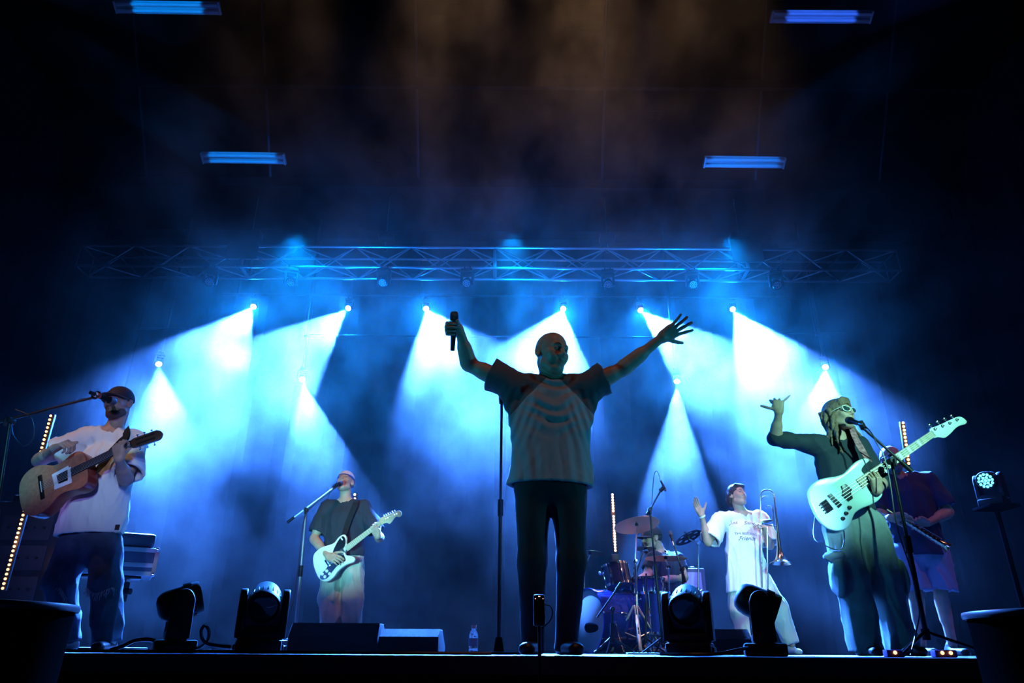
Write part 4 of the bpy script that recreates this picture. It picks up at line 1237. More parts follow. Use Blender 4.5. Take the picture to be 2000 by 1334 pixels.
def electric_guitar():
    pl = Plane(P(641, 1099, 6.93), P(742, 1022, 6.90), (-.05, -1, .05))
    root = thing('electric_guitar', 'cream solid-body electric guitar with black pickguard and maple neck, played under the white cap', 'guitar', pl.o)
    body = pl.outline([(313, 365), (322, 322), (352, 285), (405, 248), (470, 228), (525, 205), (565, 155), (605, 126), (636, 126), (652, 152), (650, 205), (655, 250), (640, 290), (648, 328), (690, 334), (728, 350), (735, 375), (715, 400), (655, 420), (600, 455), (555, 500), (520, 550), (470, 588), (415, 592), (370, 560), (340, 500), (318, 430)], 550, 1020, 5.132)
    cream = mat('cream lacquer', (.78, .76, .66), .22, coat=.4)
    m = MB(); m.prism(body, -.044, -.001, pl.o, pl.M, edge=.007); m.build('guitar_body', cream, root)
    pg = pl.outline([(612, 140), (636, 160), (642, 205), (628, 250), (600, 300), (628, 335), (642, 385), (600, 408), (556, 440), (512, 492), (482, 535), (448, 566), (402, 575), (385, 548), (402, 510), (440, 478), (474, 415), (500, 350), (520, 280), (548, 220), (578, 170)], 550, 1020, 5.132, 3)
    m = MB(); m.prism(pg, -.0005, .002, pl.o, pl.M); pgo = m.build('pickguard', mat('gloss black scratchplate', (.01, .01, .011), .15), root)
    for x, y in ((455, 490), (410, 520), (482, 517), (435, 547)):
        u, v = pl.loc(550 + x/5.132, 1020 + y/5.132)
        m = MB(); m.lathe([(.0145, 0), (.0145, .004), (.010, .006), (.0095, .016), (0, .017)], pl(u, v, .002), pl.M, 16); m.build('knob', mat('white knob', (.85, .85, .82), .35), pgo)
    u, v = pl.loc(550 + 605/5.132, 1020 + 168/5.132)
    m = MB(); m.box(pl(u, v, .006), (.012, .03, .006), pl.M, .002); m.build('selector_switch', mat('white knob', (.85, .85, .82)), pgo)
    wood = mat('maple neck', (.66, .50, .30), .35, vary=.12, vscale=20)
    x0 = .205
    neck_parts(pl, root, x0, pl.L, .056, .043, .002, wood, mat('maple board', (.68, .54, .34), .35), 21, inlay='dot')
    for x in (.035, .165):
        m = MB(); m.box(pl(x, 0, .006), (.036, .068, .010), pl.M, .003); pk = m.build('pickup', CHROME, root)
        m = MB()
        for i in range(6): m.lathe([(.0025, 0), (.0025, .0012), (0, .0014)], pl(x + (.008 if i < 3 else -.008), (i-2.5)*.0102, .011), pl.M, 8)
        m.build('pole_pieces', STEEL, pk)
    m = MB(); m.box(pl(-.004, 0, .005), (.03, .075, .006), pl.M, .002)
    for i in range(6): m.box(pl(-.002, (i-2.5)*.0105, .010), (.02, .008, .006), pl.M, .001)
    m.build('bridge', CHROME, root)
    strings(pl, 6, 0, pl.L + .01, .054, .036, .0145, .0007, root, STEEL)
    hs = pl.outline([(1490, 1000), (1505, 958), (1570, 930), (1640, 905), (1710, 878), (1770, 848), (1808, 842), (1836, 872), (1830, 918), (1796, 942), (1758, 930), (1728, 955), (1690, 1010), (1650, 1046), (1615, 1030), (1560, 1040), (1505, 1075)], 550, 890, 7.848, 3)
    m = MB(); m.prism(hs, -.016, -.002, pl.o, pl.M, edge=.003); hd = m.build('headstock', wood, root)
    for i in range(6):
        u, v = pl.loc(550 + (1590 + 33*i)/7.848, 890 + (950 - 15*i)/7.848)
        m = MB(); m.lathe([(.005, 0), (.0045, .01), (0, .011)], pl(u, v - .012, -.002), pl.M, 10); m.cyl(pl(u, v, -.010), pl(u, v + .022, -.010), .003, n=8); m.box(pl(u, v + .03, -.010), (.010, .016, .009), pl.M, .003)
        m.build('tuning_peg', CHROME, hd)
    ribbon([P(695, 978, 7.12), P(694, 985, 7.06), P(688, 1000, 7.045), P(680, 1020, 7.04), P(675, 1036, 7.02), P(672, 1046, 6.93)], .055, root, (0, -1, 0), 'shoulder_strap')
    return root
electric_guitar()

def bass_guitar():
    pl = Plane(P(1614, 989, 4.44), P(1821, 847.5, 4.40), (.05, -1, -.02))
    root = thing('bass_guitar', 'pale seafoam-green bass guitar held by the woman in cat-eye glasses', 'guitar', pl.o)
    k = 5.559
    body = pl.outline([(112, 440), (118, 510), (150, 610), (205, 720), (270, 800), (340, 848), (425, 868), (505, 853), (560, 808), (588, 740), (620, 675), (690, 628), (780, 592), (855, 552), (905, 500), (920, 455), (903, 434), (850, 444), (792, 438), (762, 405), (790, 350), (760, 290), (712, 250), (688, 212), (715, 160), (762, 120), (768, 97), (725, 82), (645, 108), (570, 170), (505, 240), (425, 274), (300, 294), (210, 322), (145, 375)], 1560, 880, k)
    lac = mat('seafoam lacquer', (.60, .80, .70), .18, coat=.5)
    m = MB(); m.prism(body, -.042, -.001, pl.o, pl.M, edge=.009); m.build('guitar_body', lac, root)
    wood = mat('pale maple neck', (.66, .56, .38), .35, vary=.12, vscale=20)
    x0 = pl.loc(1560 + 660/k, 880 + 365/k)[0]
    neck_parts(pl, root, x0, pl.L, .064, .042, .003, wood, mat('tan fretboard', (.42, .33, .20), .45, vary=.25, vscale=40), 20, inlay='block')
    blk = mat('black pickup cover', (.012, .012, .012), .35)
    for pts in ([(458, 385), (505, 362), (575, 425), (560, 450), (585, 520), (540, 552), (465, 480), (475, 440)], [(305, 490), (345, 466), (467, 590), (430, 627)]):
        o_ = pl.outline(pts, 1560, 880, k, 0)
        m = MB(); m.prism(o_, -.001, .009, pl.o, pl.M, edge=.002); pk = m.build('pickup', blk, root)
    m = MB(); m.box(pl(0, 0, .004), (.052, .074, .008), pl.M, .002)
    for i in range(4): m.cyl(pl(-.022, (i-1.5)*.019, .012), pl(.018, (i-1.5)*.019, .012), .0065, n=10)
    for i in range(4): m.box(pl(-.034, (i-1.5)*.019, .010), (.012, .008, .008), pl.M)
    m.build('bridge', BLACK_METAL, root)
    for x, y in ((548, 620), (512, 683), (476, 740)):
        u, v = pl.loc(1560 + x/k, 880 + y/k)
        m = MB(); m.lathe([(.0125, 0), (.0125, .003), (.010, .005), (.0095, .018), (0, .019)], pl(u, v, 0), pl.M, 18); m.build('control_knob', BLACK_METAL, root)
    strings(pl, 4, 0, pl.L + .02, .057, .030, .0155, .0013, root, STEEL)
    hs = pl.outline([(625, 465), (690, 438), (760, 408), (850, 365), (920, 338), (965, 348), (1005, 382), (1006, 404), (985, 420), (935, 433), (890, 462), (845, 510), (800, 548), (768, 562), (710, 553), (665, 562), (632, 515)], 1700, 750, 5.337, 3)
    m = MB(); m.prism(hs, -.018, -.002, pl.o, pl.M, edge=.004); hd = m.build('headstock', mat('seafoam headstock', (.55, .66, .56), .25, coat=.3), root)
    for (x, y), (px_, py_) in (((630, 420), (672, 470)), ((712, 385), (750, 438)), ((785, 355), (825, 408)), ((858, 325), (900, 374))):
        u, v = pl.loc(1700 + x/5.337, 750 + y/5.337); a, b_ = pl.loc(1700 + px_/5.337, 750 + py_/5.337)
        m = MB(); m.lathe([(.010, 0), (.010, .004), (.006, .006), (.006, .016), (0, .017)], pl(a, b_, -.002), pl.M, 14)
        m.cyl(pl(a, b_, -.014), pl(u, v, -.012), .004, n=8); m.ball(pl(u, v, -.012), .014, 12, pl.M, (1, .75, .35))
        m.build('tuning_peg', CHROME, hd)
    ribbon([P(1655, 830, 4.80), P(1660, 833, 4.72), P(1664, 838, 4.66), P(1668, 850, 4.60), P(1676, 866, 4.545), P(1686, 884, 4.51), P(1696, 900, 4.44)], .05, root, (.1, -1, 0), 'patterned_strap', mat('pink patterned strap', (.42, .16, .17), .8, vary=.6, vscale=40))
    # lead hanging from the output jack
    tag(cable([P(1648, 1036, 4.41), P(1649, 1052, 4.44), P(1645, 1070, 4.44), P(1630, 1073, 4.46), P(1605, 1062, 4.50), P(1592, 1054, 4.55), P(1589, 1035, 4.60), P(1592, 1010, 4.66)], .0035, 'instrument_cable'),
        'black lead looping from the seafoam bass guitar to the hip of its player', 'cable')
    return root
def cable(pts, r, name, m=None, n=6, sub=6):
    mb = MB(); mb.tube(catmull([tuple(p) for p in pts], sub, False), r, n); return mb.build(name, m or RUBBER)
bass_guitar()

def trombone():
    br = mat('trombone brass', (.85, .72, .52), .16, 1.0)
    Y = 7.40
    root = thing('trombone', 'slide trombone held upright with its bell hanging down at the right of its player', 'trombone', P(1492, 1040, Y))
    rr = .0075
    pts = [P(1487, 1040, Y), P(1486, 1014, Y), P(1485, 990, Y), P(1485, 970, Y), P(1487, 962, Y), P(1492, 958, Y), P(1498, 957, Y), P(1505, 959, Y), P(1510, 964, Y), P(1512, 972, Y)]
    m = MB(); m.tube(catmull([tuple(p) for p in pts], 4, False), rr*1.15, 12); m.build('tuning_slide_bow', br, root)
    bell_top = P(1512, 972, Y); bell_end = P(1525, 1100, Y-.05); d = (bell_end - bell_top); L = d.length; M = frame(d)
    prof = [(.0088, 0), (.010, L*.2), (.0125, L*.42), (.017, L*.62), (.024, L*.78), (.036, L*.88), (.055, L*.945), (.083, L*.985), (.105, L), (.107, L+.003), (.104, L+.004), (.080, L*.982), (.052, L*.94), (.034, L*.875), (.022, L*.78)]
    m = MB(); m.lathe(prof, bell_top, M, 40); m.build('bell', br, root)
    for dx, y0, y1 in ((0, 1035, 1148), (11, 1030, 1150)):
        m = MB(); a = P(1487 + dx, y0, Y-.02); e = P(1488.5 + dx*1.05, y1, Y-.02)
        m.cyl(a, e, .0078, n=12); m.build('slide_tube', CHROME, root)
    a = P(1488.5, 1148, Y-.02); e = P(1500, 1150, Y-.02)
    m = MB(); m.tube([a, lerp(a, e, .15) + Vector((0, 0, -.03)), lerp(a, e, .5) + Vector((0, 0, -.045)), lerp(a, e, .85) + Vector((0, 0, -.03)), e], .0085, 10); m.build('slide_bow', CHROME, root)
    # valve loop and small loops
    m = MB(); m.tube(catmull([tuple(P(x, y, Y+.02)) for x, y in ((1496, 992), (1500, 988), (1506, 989), (1509, 995), (1509.5, 1010), (1508, 1018), (1503, 1023), (1496, 1022))], 4, False), .006, 10); m.build('valve_loop', br, root)
    m = MB(); m.tube(catmull([tuple(P(x, y, Y+.01)) for x, y in ((1486, 978), (1489, 971), (1495, 969), (1501, 970))], 4, False), .005, 8); m.build('small_crook', br, root)
    m = MB(); c = P(1497, 1020, Y); M2 = frame((1, 0, .1)); m.lathe([(0, -.05), (.026, -.05), (.028, -.03), (.028, .03), (.026, .05), (0, .05)], c, M2, 20); m.build('valve', CHROME, root)
    for y in (1024, 1036):
        m = MB(); m.cyl(P(1486, y, Y-.01), P(1515 if y == 1024 else 1500, y + 4, Y-.01), .005, n=8); m.build('brace', br, root)
    return root
trombone()

def soprano_sax():
    br = mat('sax brass', (.85, .66, .36), .18, 1.0)
    a = P(1732, 995, 6.0); e = P(1852, 1070, 5.90); d = e - a; L = d.length; M = frame(d, (0, -1, 0))
    root = thing('soprano_saxophone', 'straight brass soprano saxophone lit blue, pointing down to the right', 'saxophone', a)
    m = MB(); m.lathe([(0, 0), (.009, 0), (.010, L*.1), (.019, L*.8), (.024, L*.9), (.034, L*.96), (.046, L), (.0475, L+.002), (.044, L), (.030, L*.955), (.018, L*.86)], a, M, 28); m.build('body_tube', br, root)
    m = MB(); m.lathe([(0, -.085), (.006, -.085), (.010, -.05), (.011, -.01), (.009, .0)], a, M, 16); m.build('mouthpiece', BLACK_PLASTIC, root)
    up = Vector((0, 0, 1)); s_ = d.normalized().cross(Vector((0, -1, 0))).normalized(); fwd = Vector((0, -1, 0))
    fwd = (fwd - d.normalized()*fwd.dot(d.normalized())).normalized()
    for i in range(11):
        t = .16 + .066*i; c = a + d*t + fwd*(.012 + .014*t)
        m = MB(); r = .008 + .009*t; m.lathe([(0, 0), (r, 0), (r, .004), (r*.6, .006), (0, .0065)], c, frame(fwd), 14)
        m.tube([c + fwd*.005, c + fwd*.008 + s_*.016, a + d*(t+.03) + fwd*.016 + s_*.02], .0018, 6)
        m.build('key', CHROME, root)
    for sg in (1, -1):
        m = MB(); m.tube([a + d*.14 + s_*(sg*.020) + fwd*.012, a + d*.86 + s_*(sg*.032) + fwd*.016], .0022, 8)
        for i in range(8): c = a + d*(.16 + .095*i); m.cyl(c, c + s_*(sg*(.021 + .012*i/8)) + fwd*.012, .0018, n=6)
        m.build('key_rod', CHROME, root)
    return root
soprano_sax()

# ------------------------------------------------------------------ microphones and stands
def mic_on(tip, tail, label, ring=None, L=.175, s=1.0):
    """handheld microphone, grille at tip, pointing away from tail"""
    tip = Vector(tip); ax = (Vector(tail) - tip).normalized(); M = frame(ax)
    t = thing('microphone', label, 'microphone', tip)
    m = MB(); m.lathe([(0, 0), (.015*s, .003), (.0235*s, .014), (.026*s, .028), (.0245*s, .044), (.021*s, .052)], tip, M, 20); m.build('grille', mat('mic mesh', (.10, .10, .11), .35, .9), t)
    m = MB(); m.lathe([(.0225*s, .050), (.0245*s, .053), (.0235*s, .060), (.018*s, .068), (.0135*s, L), (0, L)], tip, M, 20); m.build('handle', BLACK_PLASTIC, t)
    if ring:
        m = MB(); m.lathe([(.0145*s, L-.045), (.0165*s, L-.044), (.0165*s, L-.022), (.014*s, L-.021)], tip, M, 20); m.build('red_ring', ring, t)
        m = MB(); m.lathe([(.0145*s, L-.018), (.0162*s, L-.017), (.0160*s, L-.006), (.014*s, L-.005)], tip, M, 20); m.build('white_ring', mat('white tape ring', (.8, .8, .8), .5), t)
        m = MB(); m.lathe([(.0130*s, L-.004), (.014*s, L), (.012*s, L+.03), (0, L+.031)], tip, M, 16); m.build('antenna_cap', BLACK_PLASTIC, t)
    else:
        m = MB(); m.lathe([(.010*s, L-.002), (.010*s, L+.03), (.006*s, L+.045), (0, L+.046)], tip, M, 14); m.build('plug', STEEL, t)
    return t
def boom_stand(foot, clutch, ends, clip, label, base='tripod', pole_r=.0115, metal=BLACK_METAL, legL=.30, group=None):
    """foot on floor, clutch point, (back end, front end) of the boom"""
    foot = Vector(foot); clutch = Vector(clutch)
    t = thing('microphone_stand', label, 'microphone stand', foot, group)
    mid = lerp(foot, clutch, .55)
    m = MB(); m.cyl(foot + Vector((0, 0, .09)), mid, pole_r*1.25, n=14); m.build('lower_pole', metal, t)
    m = MB(); m.cyl(mid, clutch, pole_r*.85, n=12); m.build('upper_pole', metal, t)
    m = MB(); m.cyl(mid - (clutch-foot).normalized()*.05, mid + (clutch-foot).normalized()*.05, pole_r*1.8, n=14); m.build('height_collar', BLACK_PLASTIC, t)
    if ends:
        a, e = Vector(ends[0]), Vector(ends[1])
        m = MB(); m.cyl(a, e, pole_r*.72, n=10); bo = m.build('boom', metal, t)
        m = MB(); m.cyl(a - (e-a).normalized()*.01, a + (e-a).normalized()*.07, pole_r*1.3, n=12); m.build('boom_end_grip', BLACK_PLASTIC, bo)
        M = frame((0, -1, 0)); m = MB(); m.lathe([(0, -.028), (.020, -.028), (.022, 0), (.020, .028), (0, .03)], clutch, M, 16); m.box(clutch + Vector((0, -.035, -.02)), (.012, .03, .05), None, .004); m.build('clutch', BLACK_PLASTIC, t)
        if clip is not None:
            c = Vector(clip); m = MB(); m.cyl(e, c, .009, n=10); m.lathe([(.016, -.028), (.020, -.025), (.019, .028), (.016, .03)], c, frame(c - e if (c-e).length > .005 else (1, 0, 0)), 14); m.build('microphone_clip', BLACK_PLASTIC, t)
    if base == 'tripod':
        for k in range(3):
            a = R(95 + 120*k); d = Vector((math.cos(a), math.sin(a), 0))
            m = MB(); m.cyl(foot + Vector((0, 0, .13)) + d*.015, foot + d*legL + Vector((0, 0, .015)), .009, n=10); lg = m.build('leg', metal, t)
            m = MB(); m.ball(foot + d*legL + Vector((0, 0, .0135)), .0145, 8); m.build('rubber_foot', RUBBER, lg)
        m = MB(); m.cyl(foot + Vector((0, 0, .09)), foot + Vector((0, 0, .15)), .022, n=14); m.build('hub', BLACK_PLASTIC, t)
    else:
        m = MB(); m.lathe([(0, .0005), (.125, .0005), (.13, .004), (.125, .012), (.03, .016), (.018, .09), (0, .095)], foot, None, 36); m.build('round_base', mat('matt black cast base', (.003, .003, .003), .9, spec=0), t)
    return t
# far left
Yc = 4.15
f_ = PG(-30, Yc)
boom_stand(PG(-48, Yc), P(20, 822, Yc), (P(-30, 832, Yc), P(183, 776, 4.30)), P(188, 772, 4.28), 'black microphone stand at the far left edge with its boom reaching to the capped guitarist')
mic_on(P(226, 786, 4.42), P(180, 768, 4.24), 'black wireless microphone with red and white rings at the mouth of the capped acoustic guitarist', mat('red tape ring', (.75, .06, .03), .5))
tag(cable([P(30, 800, Yc), P(60, 815, Yc), P(66, 850, Yc+.03), P(52, 870, Yc), P(40, 868, Yc-.02), P(26, 850, Yc), P(22, 832, Yc)], .003, 'microphone_cable'), 'thin black cable looped around the clutch of the far left microphone stand', 'cable')
# electric guitarist
boom_stand(PG(573, 6.9), P(598, 996, 6.9), (P(563, 1019, 6.9), P(650, 953, 6.88)), P(655, 949, 6.88), 'grey microphone stand left of the guitarist in dark tee, boom angled up to his mouth', metal=mat('blue grey stand metal', (.35, .36, .38), .35, .8))
mic_on(P(668, 943, 6.97), P(655, 949, 6.87), 'black microphone in front of the open mouth of the guitarist in the backward white cap', s=.95)
tag(cable([P(657, 950, 6.85), P(640, 966, 6.85), P(615, 985, 6.86), P(595, 1010, 6.87), P(585, 1080, 6.86), P(575, 1160, 6.85), P(562, 1215, 6.82), PG(552, 6.8, .02)], .004, 'microphone_cable'), 'black cable hanging down the microphone stand of the electric guitarist', 'cable')
# singer's own stand, empty, behind him
f0 = PG(974, 4.35)
t = boom_stand(f0, f0 + Vector((0, 0, 1.50)), None, None, 'tall straight microphone stand without microphone just behind the bald singer', base='round', pole_r=.010)
m = MB(); m.lathe([(0, 0), (.017, 0), (.02, .03), (.02, .06), (0, .06)], f0 + Vector((0, 0, 1.50)), None, 14); m.build('microphone_clip', BLACK_PLASTIC, t)
# bass player
boom_stand(PG(1818, 4.35), P(1741, 900, 4.30), (P(1779, 919, 4.28), P(1688, 838, 4.36)), P(1684, 831, 4.37), 'black microphone stand in front of the bass player, boom crossing the seafoam neck')
mic_on(P(1655, 820, 4.54), P(1684, 829, 4.34), 'black microphone at the mouth of the woman in cat-eye glasses', s=1.0)
tag(cable([P(1690, 832, 4.31), P(1702, 845, 4.29), P(1712, 865, 4.27), P(1726, 890, 4.26), P(1738, 940, 4.26), P(1752, 1030, 4.26), P(1778, 1110, 4.27), P(1795, 1190, 4.26), P(1788, 1240, 4.22), PG(1778, 4.2, .01)], .0042, 'microphone_cable'), 'black cable drooping along the microphone stand of the bass player', 'cable')
# ================================================================== the stage and its rig
def slab(name, lo, hi, m):
    lo = Vector(lo); hi = Vector(hi); mb = MB(); mb.box((lo+hi)/2, hi - lo)
    return struct(mb.build(name, m, smooth=False))
cloth = mat('black stage drape', (.004, .0045, .006), 1.0, spec=0, bump=.1, bscale=30, stretch=(6, 6, .3))
floor_m = mat('black stage floor', (.012, .013, .016), .55, bump=.15, bscale=14, vary=.4, vscale=3, spec=.15)
slab('floor', (-8.5, 3.40, -.06), (8.5, 13.2, 0), floor_m)
slab('trim_1', (-8.5, 3.36, -.075), (8.5, 3.40, -.001), mat('worn stage nosing', (.015, .016, .02), .5, .2))
slab('wall_stage_front', (-8.5, 3.41, -1.45), (8.5, 3.45, -.06), cloth)
slab('floor_pit', (-9, -2, -1.5), (9, 3.45, -1.45), mat('dark pit ground', (.02, .02, .022), .9))
# drapes: pleated, closed sheets
def drape(name, a, b, z0, z1, amp=.05, n=160, waves=34):
    a = Vector(a); b = Vector(b); d = b - a; nn = Vector((-d.y, d.x, 0)).normalized(); vs = []; fs = []
    for s_ in (0, 1):
        for z in (z0, z1):
            for i in range(n+1):
                t = i/n; o = amp*math.sin(t*waves*2*PI + .6*math.sin(t*23))
                p = a + d*t + nn*(o + s_*.02); vs.append((p.x, p.y, z))
    W = n+1
    for i in range(n):
        fs += [(i, i+1, W+i+1, W+i), (2*W+i+1, 2*W+i, 3*W+i, 3*W+i+1), (W+i, W+i+1, 3*W+i+1, 3*W+i), (i+1, i, 2*W+i, 2*W+i+1)]
    mb = MB(); mb.add(vs, fs); return struct(mb.build(name, cloth))
drape('wall_back', (-8.4, 12.95, 0), (8.4, 12.95, 0), 0, 7.3)
drape('wall_left', (-7.6, 3.6, 0), (-7.6, 12.9, 0), 0, 8.5, waves=22)
drape('wall_right', (7.6, 12.9, 0), (7.6, 3.6, 0), 0, 8.5, waves=22)
ceil = mat('dark ribbed roof sheet', (.002, .002, .0022), .9, spec=0, bump=.4, bscale=8, stretch=(.2, 6, 6))
mb = MB(); prof = [(2.0, 13.5), (7.0, 11.4), (9.75, 7.3), (13.2, 7.3)]
vs = []; fs = []
for y, z in prof: vs += [(-8.6, y, z), (8.6, y, z)]
for y, z in reversed(prof): vs += [(-8.6, y, z + .12), (8.6, y, z + .12)]
n_ = len(prof)*2
for i in range(len(vs)//2): j = (i+1) % (len(vs)//2); fs.append((2*i, 2*i+1, 2*j+1, 2*j))
mb.add(vs, fs); struct(mb.build('ceiling', ceil, smooth=False))
# purlins along the roof, cross beams
def roof_z(y):
    for (y0, z0), (y1, z1) in zip(prof, prof[1:]):
        if y0 <= y <= y1: return z0 + (z1 - z0)*(y - y0)/(y1 - y0)
    return 7.3
steel_r = mat('galvanised purlin', (.03, .035, .05), .5, .5)
tn = 2
for x in (-6.2, -4.1, -1.6, 1.5, 4.1, 6.2):
    mb = MB()
    for (y0, z0), (y1, z1) in zip(prof[:3], prof[1:3]): mb.cyl((x, y0, z0-.06), (x, y1, z1-.06), .022, n=8)
    struct(mb.build('trim_%d' % tn, steel_r)); tn += 1
for y in (5.4, 6.6, 7.8, 8.8, 9.7, 11.2):
    mb = MB(); mb.box((0, y, roof_z(y) - .16), (17, .08, .18)); struct(mb.build('trim_%d' % tn, mat('dark roof beam', (.005, .005, .006), .9, spec=0), smooth=False)); tn += 1
# ceiling lights: long clear battens with two tubes each
opal = mat('opal diffuser', (.75, .80, .85), .35)
def batten(px0, py0, px1, py1, Y, label):
    a = P(px0, py0, Y); e = P(px1, py1, Y); c = (a+e)/2; L = (e - a).length
    t = thing('ceiling_light', label, 'ceiling light', c, 'unlit tube lights under the roof')
    M = fr3((e-a).normalized(), (0, -1, 0), (0, 0, 1)); x = (e-a).normalized(); z = Vector((0, -.50, -.86)).normalized(); y = z.cross(x).normalized(); M = fr3(x, y, z)
    m = MB(); m.box(c - z*.035, (L, .20, .035), M, .01); m.build('housing', mat('white batten housing', (.6, .62, .65), .5), t)
    m = MB()
    for s_ in (-1, 1): m.cyl(c + y*(s_*.050) - x*(L/2-.03) + z*.004, c + y*(s_*.050) + x*(L/2-.03) + z*.006, .030, n=12)
    m.build('tube', opal, t)
    m = MB()
    for s_ in (-1, 1): m.box(c + x*(s_*(L/2-.012)), (.025, .19, .06), M, .006)
    m.build('end_cap', mat('white batten housing'), t) if False else m.build('end_cap', opal, t)
    return c
BAT = [batten(224, 14, 430, 17, 8.15, 'long white tube light under the dark roof, nearer of the two on the left'),
       batten(1506, 33, 1703, 34, 8.15, 'long white tube light under the dark roof, nearer of the two on the right'),
       batten(394, 309, 557, 311, 9.4, 'long white tube light above the left part of the truss, farther of the left pair'),
       batten(1375, 317, 1533, 319, 9.4, 'long white tube light above the right part of the truss, farther of the right pair')]
# ------------------------------------------------------------------ box truss
def truss(x0, x1, Y, z_top, h, label, m, bay=.5, group=None, r=.024):
    L = x1 - x0
    t = thing('box_truss', label, 'truss', (x0, Y, z_top - h), group)
    C4 = {('f', 't'): (Y, z_top), ('b', 't'): (Y + h, z_top), ('f', 'b'): (Y, z_top - h), ('b', 'b'): (Y + h, z_top - h)}
    for (q, w_), (y, z) in C4.items():
        mb = MB(); mb.cyl((x0, y, z), (x1, y, z), r, n=12); mb.build('main_chord', m, t)
    n = max(1, int(round(L/bay))); faces = [(('f', 't'), ('f', 'b')), (('b', 't'), ('b', 'b')), (('f', 't'), ('b', 't')), (('f', 'b'), ('b', 'b'))]
    for i in range(n):
        a0 = x0 + L*i/n; a1 = x0 + L*(i+1)/n
        mb = MB()
        for k, (p, q) in enumerate(faces):
            if (i + k) % 2: p, q = q, p
            (y0, z0), (y1, z1) = C4[p], C4[q]
            mb.cyl((a0, y0, z0), (a1, y1, z1), r*.5, n=8)
        mb.build('bracing', m, t)
    for xx in (x0 + .01, x1 - .01):
        mb = MB()
        for (p, q) in faces: mb.cyl((xx, *C4[p]), (xx, *C4[q]), r*.55, n=8)
        mb.build('end_frame', m, t)
    return t
tm = mat('truss aluminium', (.50, .52, .55), .3, .9)
a = P(158, 478, 10.0); e = P(1752, 490, 10.0); zt = (a.z + e.z)/2
xs = [a.x, P(444, 480, 10).x, P(512, 480, 10).x]
xs2 = [P(1422, 488, 10).x, P(1490, 488, 10).x, e.x]
q1 = (P(512, 480, 10).x + P(444, 480, 10).x)/2; q2 = (xs2[0] + xs2[1])/2
cuts = [a.x, q1, (q1+q2)/2, q2, e.x]
names = ['outermost left section of the box truss hanging above the band', 'left middle section of the box truss above the band', 'right middle section of the box truss above the band', 'outermost right section of the box truss hanging above the band']
for i in range(4): truss(cuts[i]+.003, cuts[i+1]-.003, 10.0, zt, .385, 'aluminium ' + names[i], tm, bay=.45)
# chain hoists and slings that carry the truss
for x, lb in ((q1, 'left'), (q2, 'right'), (P(748, 480, 10).x, 'inner left'), (P(1190, 480, 10).x, 'inner right')):
    big = lb in ('left', 'right')
    t = thing('chain_hoist', 'black chain hoist hanging over the %s lifting point of the truss' % lb, 'hoist', (x, 10.2, zt + .35))
    m = MB(); s_ = 1.0 if big else .75
    m.box((x, 10.2, zt + .32), (.34*s_, .22, .20*s_), None, .04); m.build('motor_body', BLACK_METAL, t)
    m = MB(); m.cyl((x, 10.2, zt + .22), (x, 10.2, zt + .10), .008, n=6); m.tube([(x + .035*math.cos(a_), 10.2, zt + .085 + .05*math.sin(a_)) for a_ in [2*PI*k/14 for k in range(14)]], .007, 6, closed=True); m.build('hook', STEEL, t)
    m = MB(); m.cyl((x, 10.2, zt + .40), (x, 10.2, 7.3), .009, n=6); m.build('chain', STEEL, t)
    if big:
        m = MB(); m.box((x, 9.94, zt - .06), (.52, .03, .42), None, .012); m.build('cable_bag', mat('black canvas bag', (.012, .012, .013), .9, bump=.3), t)
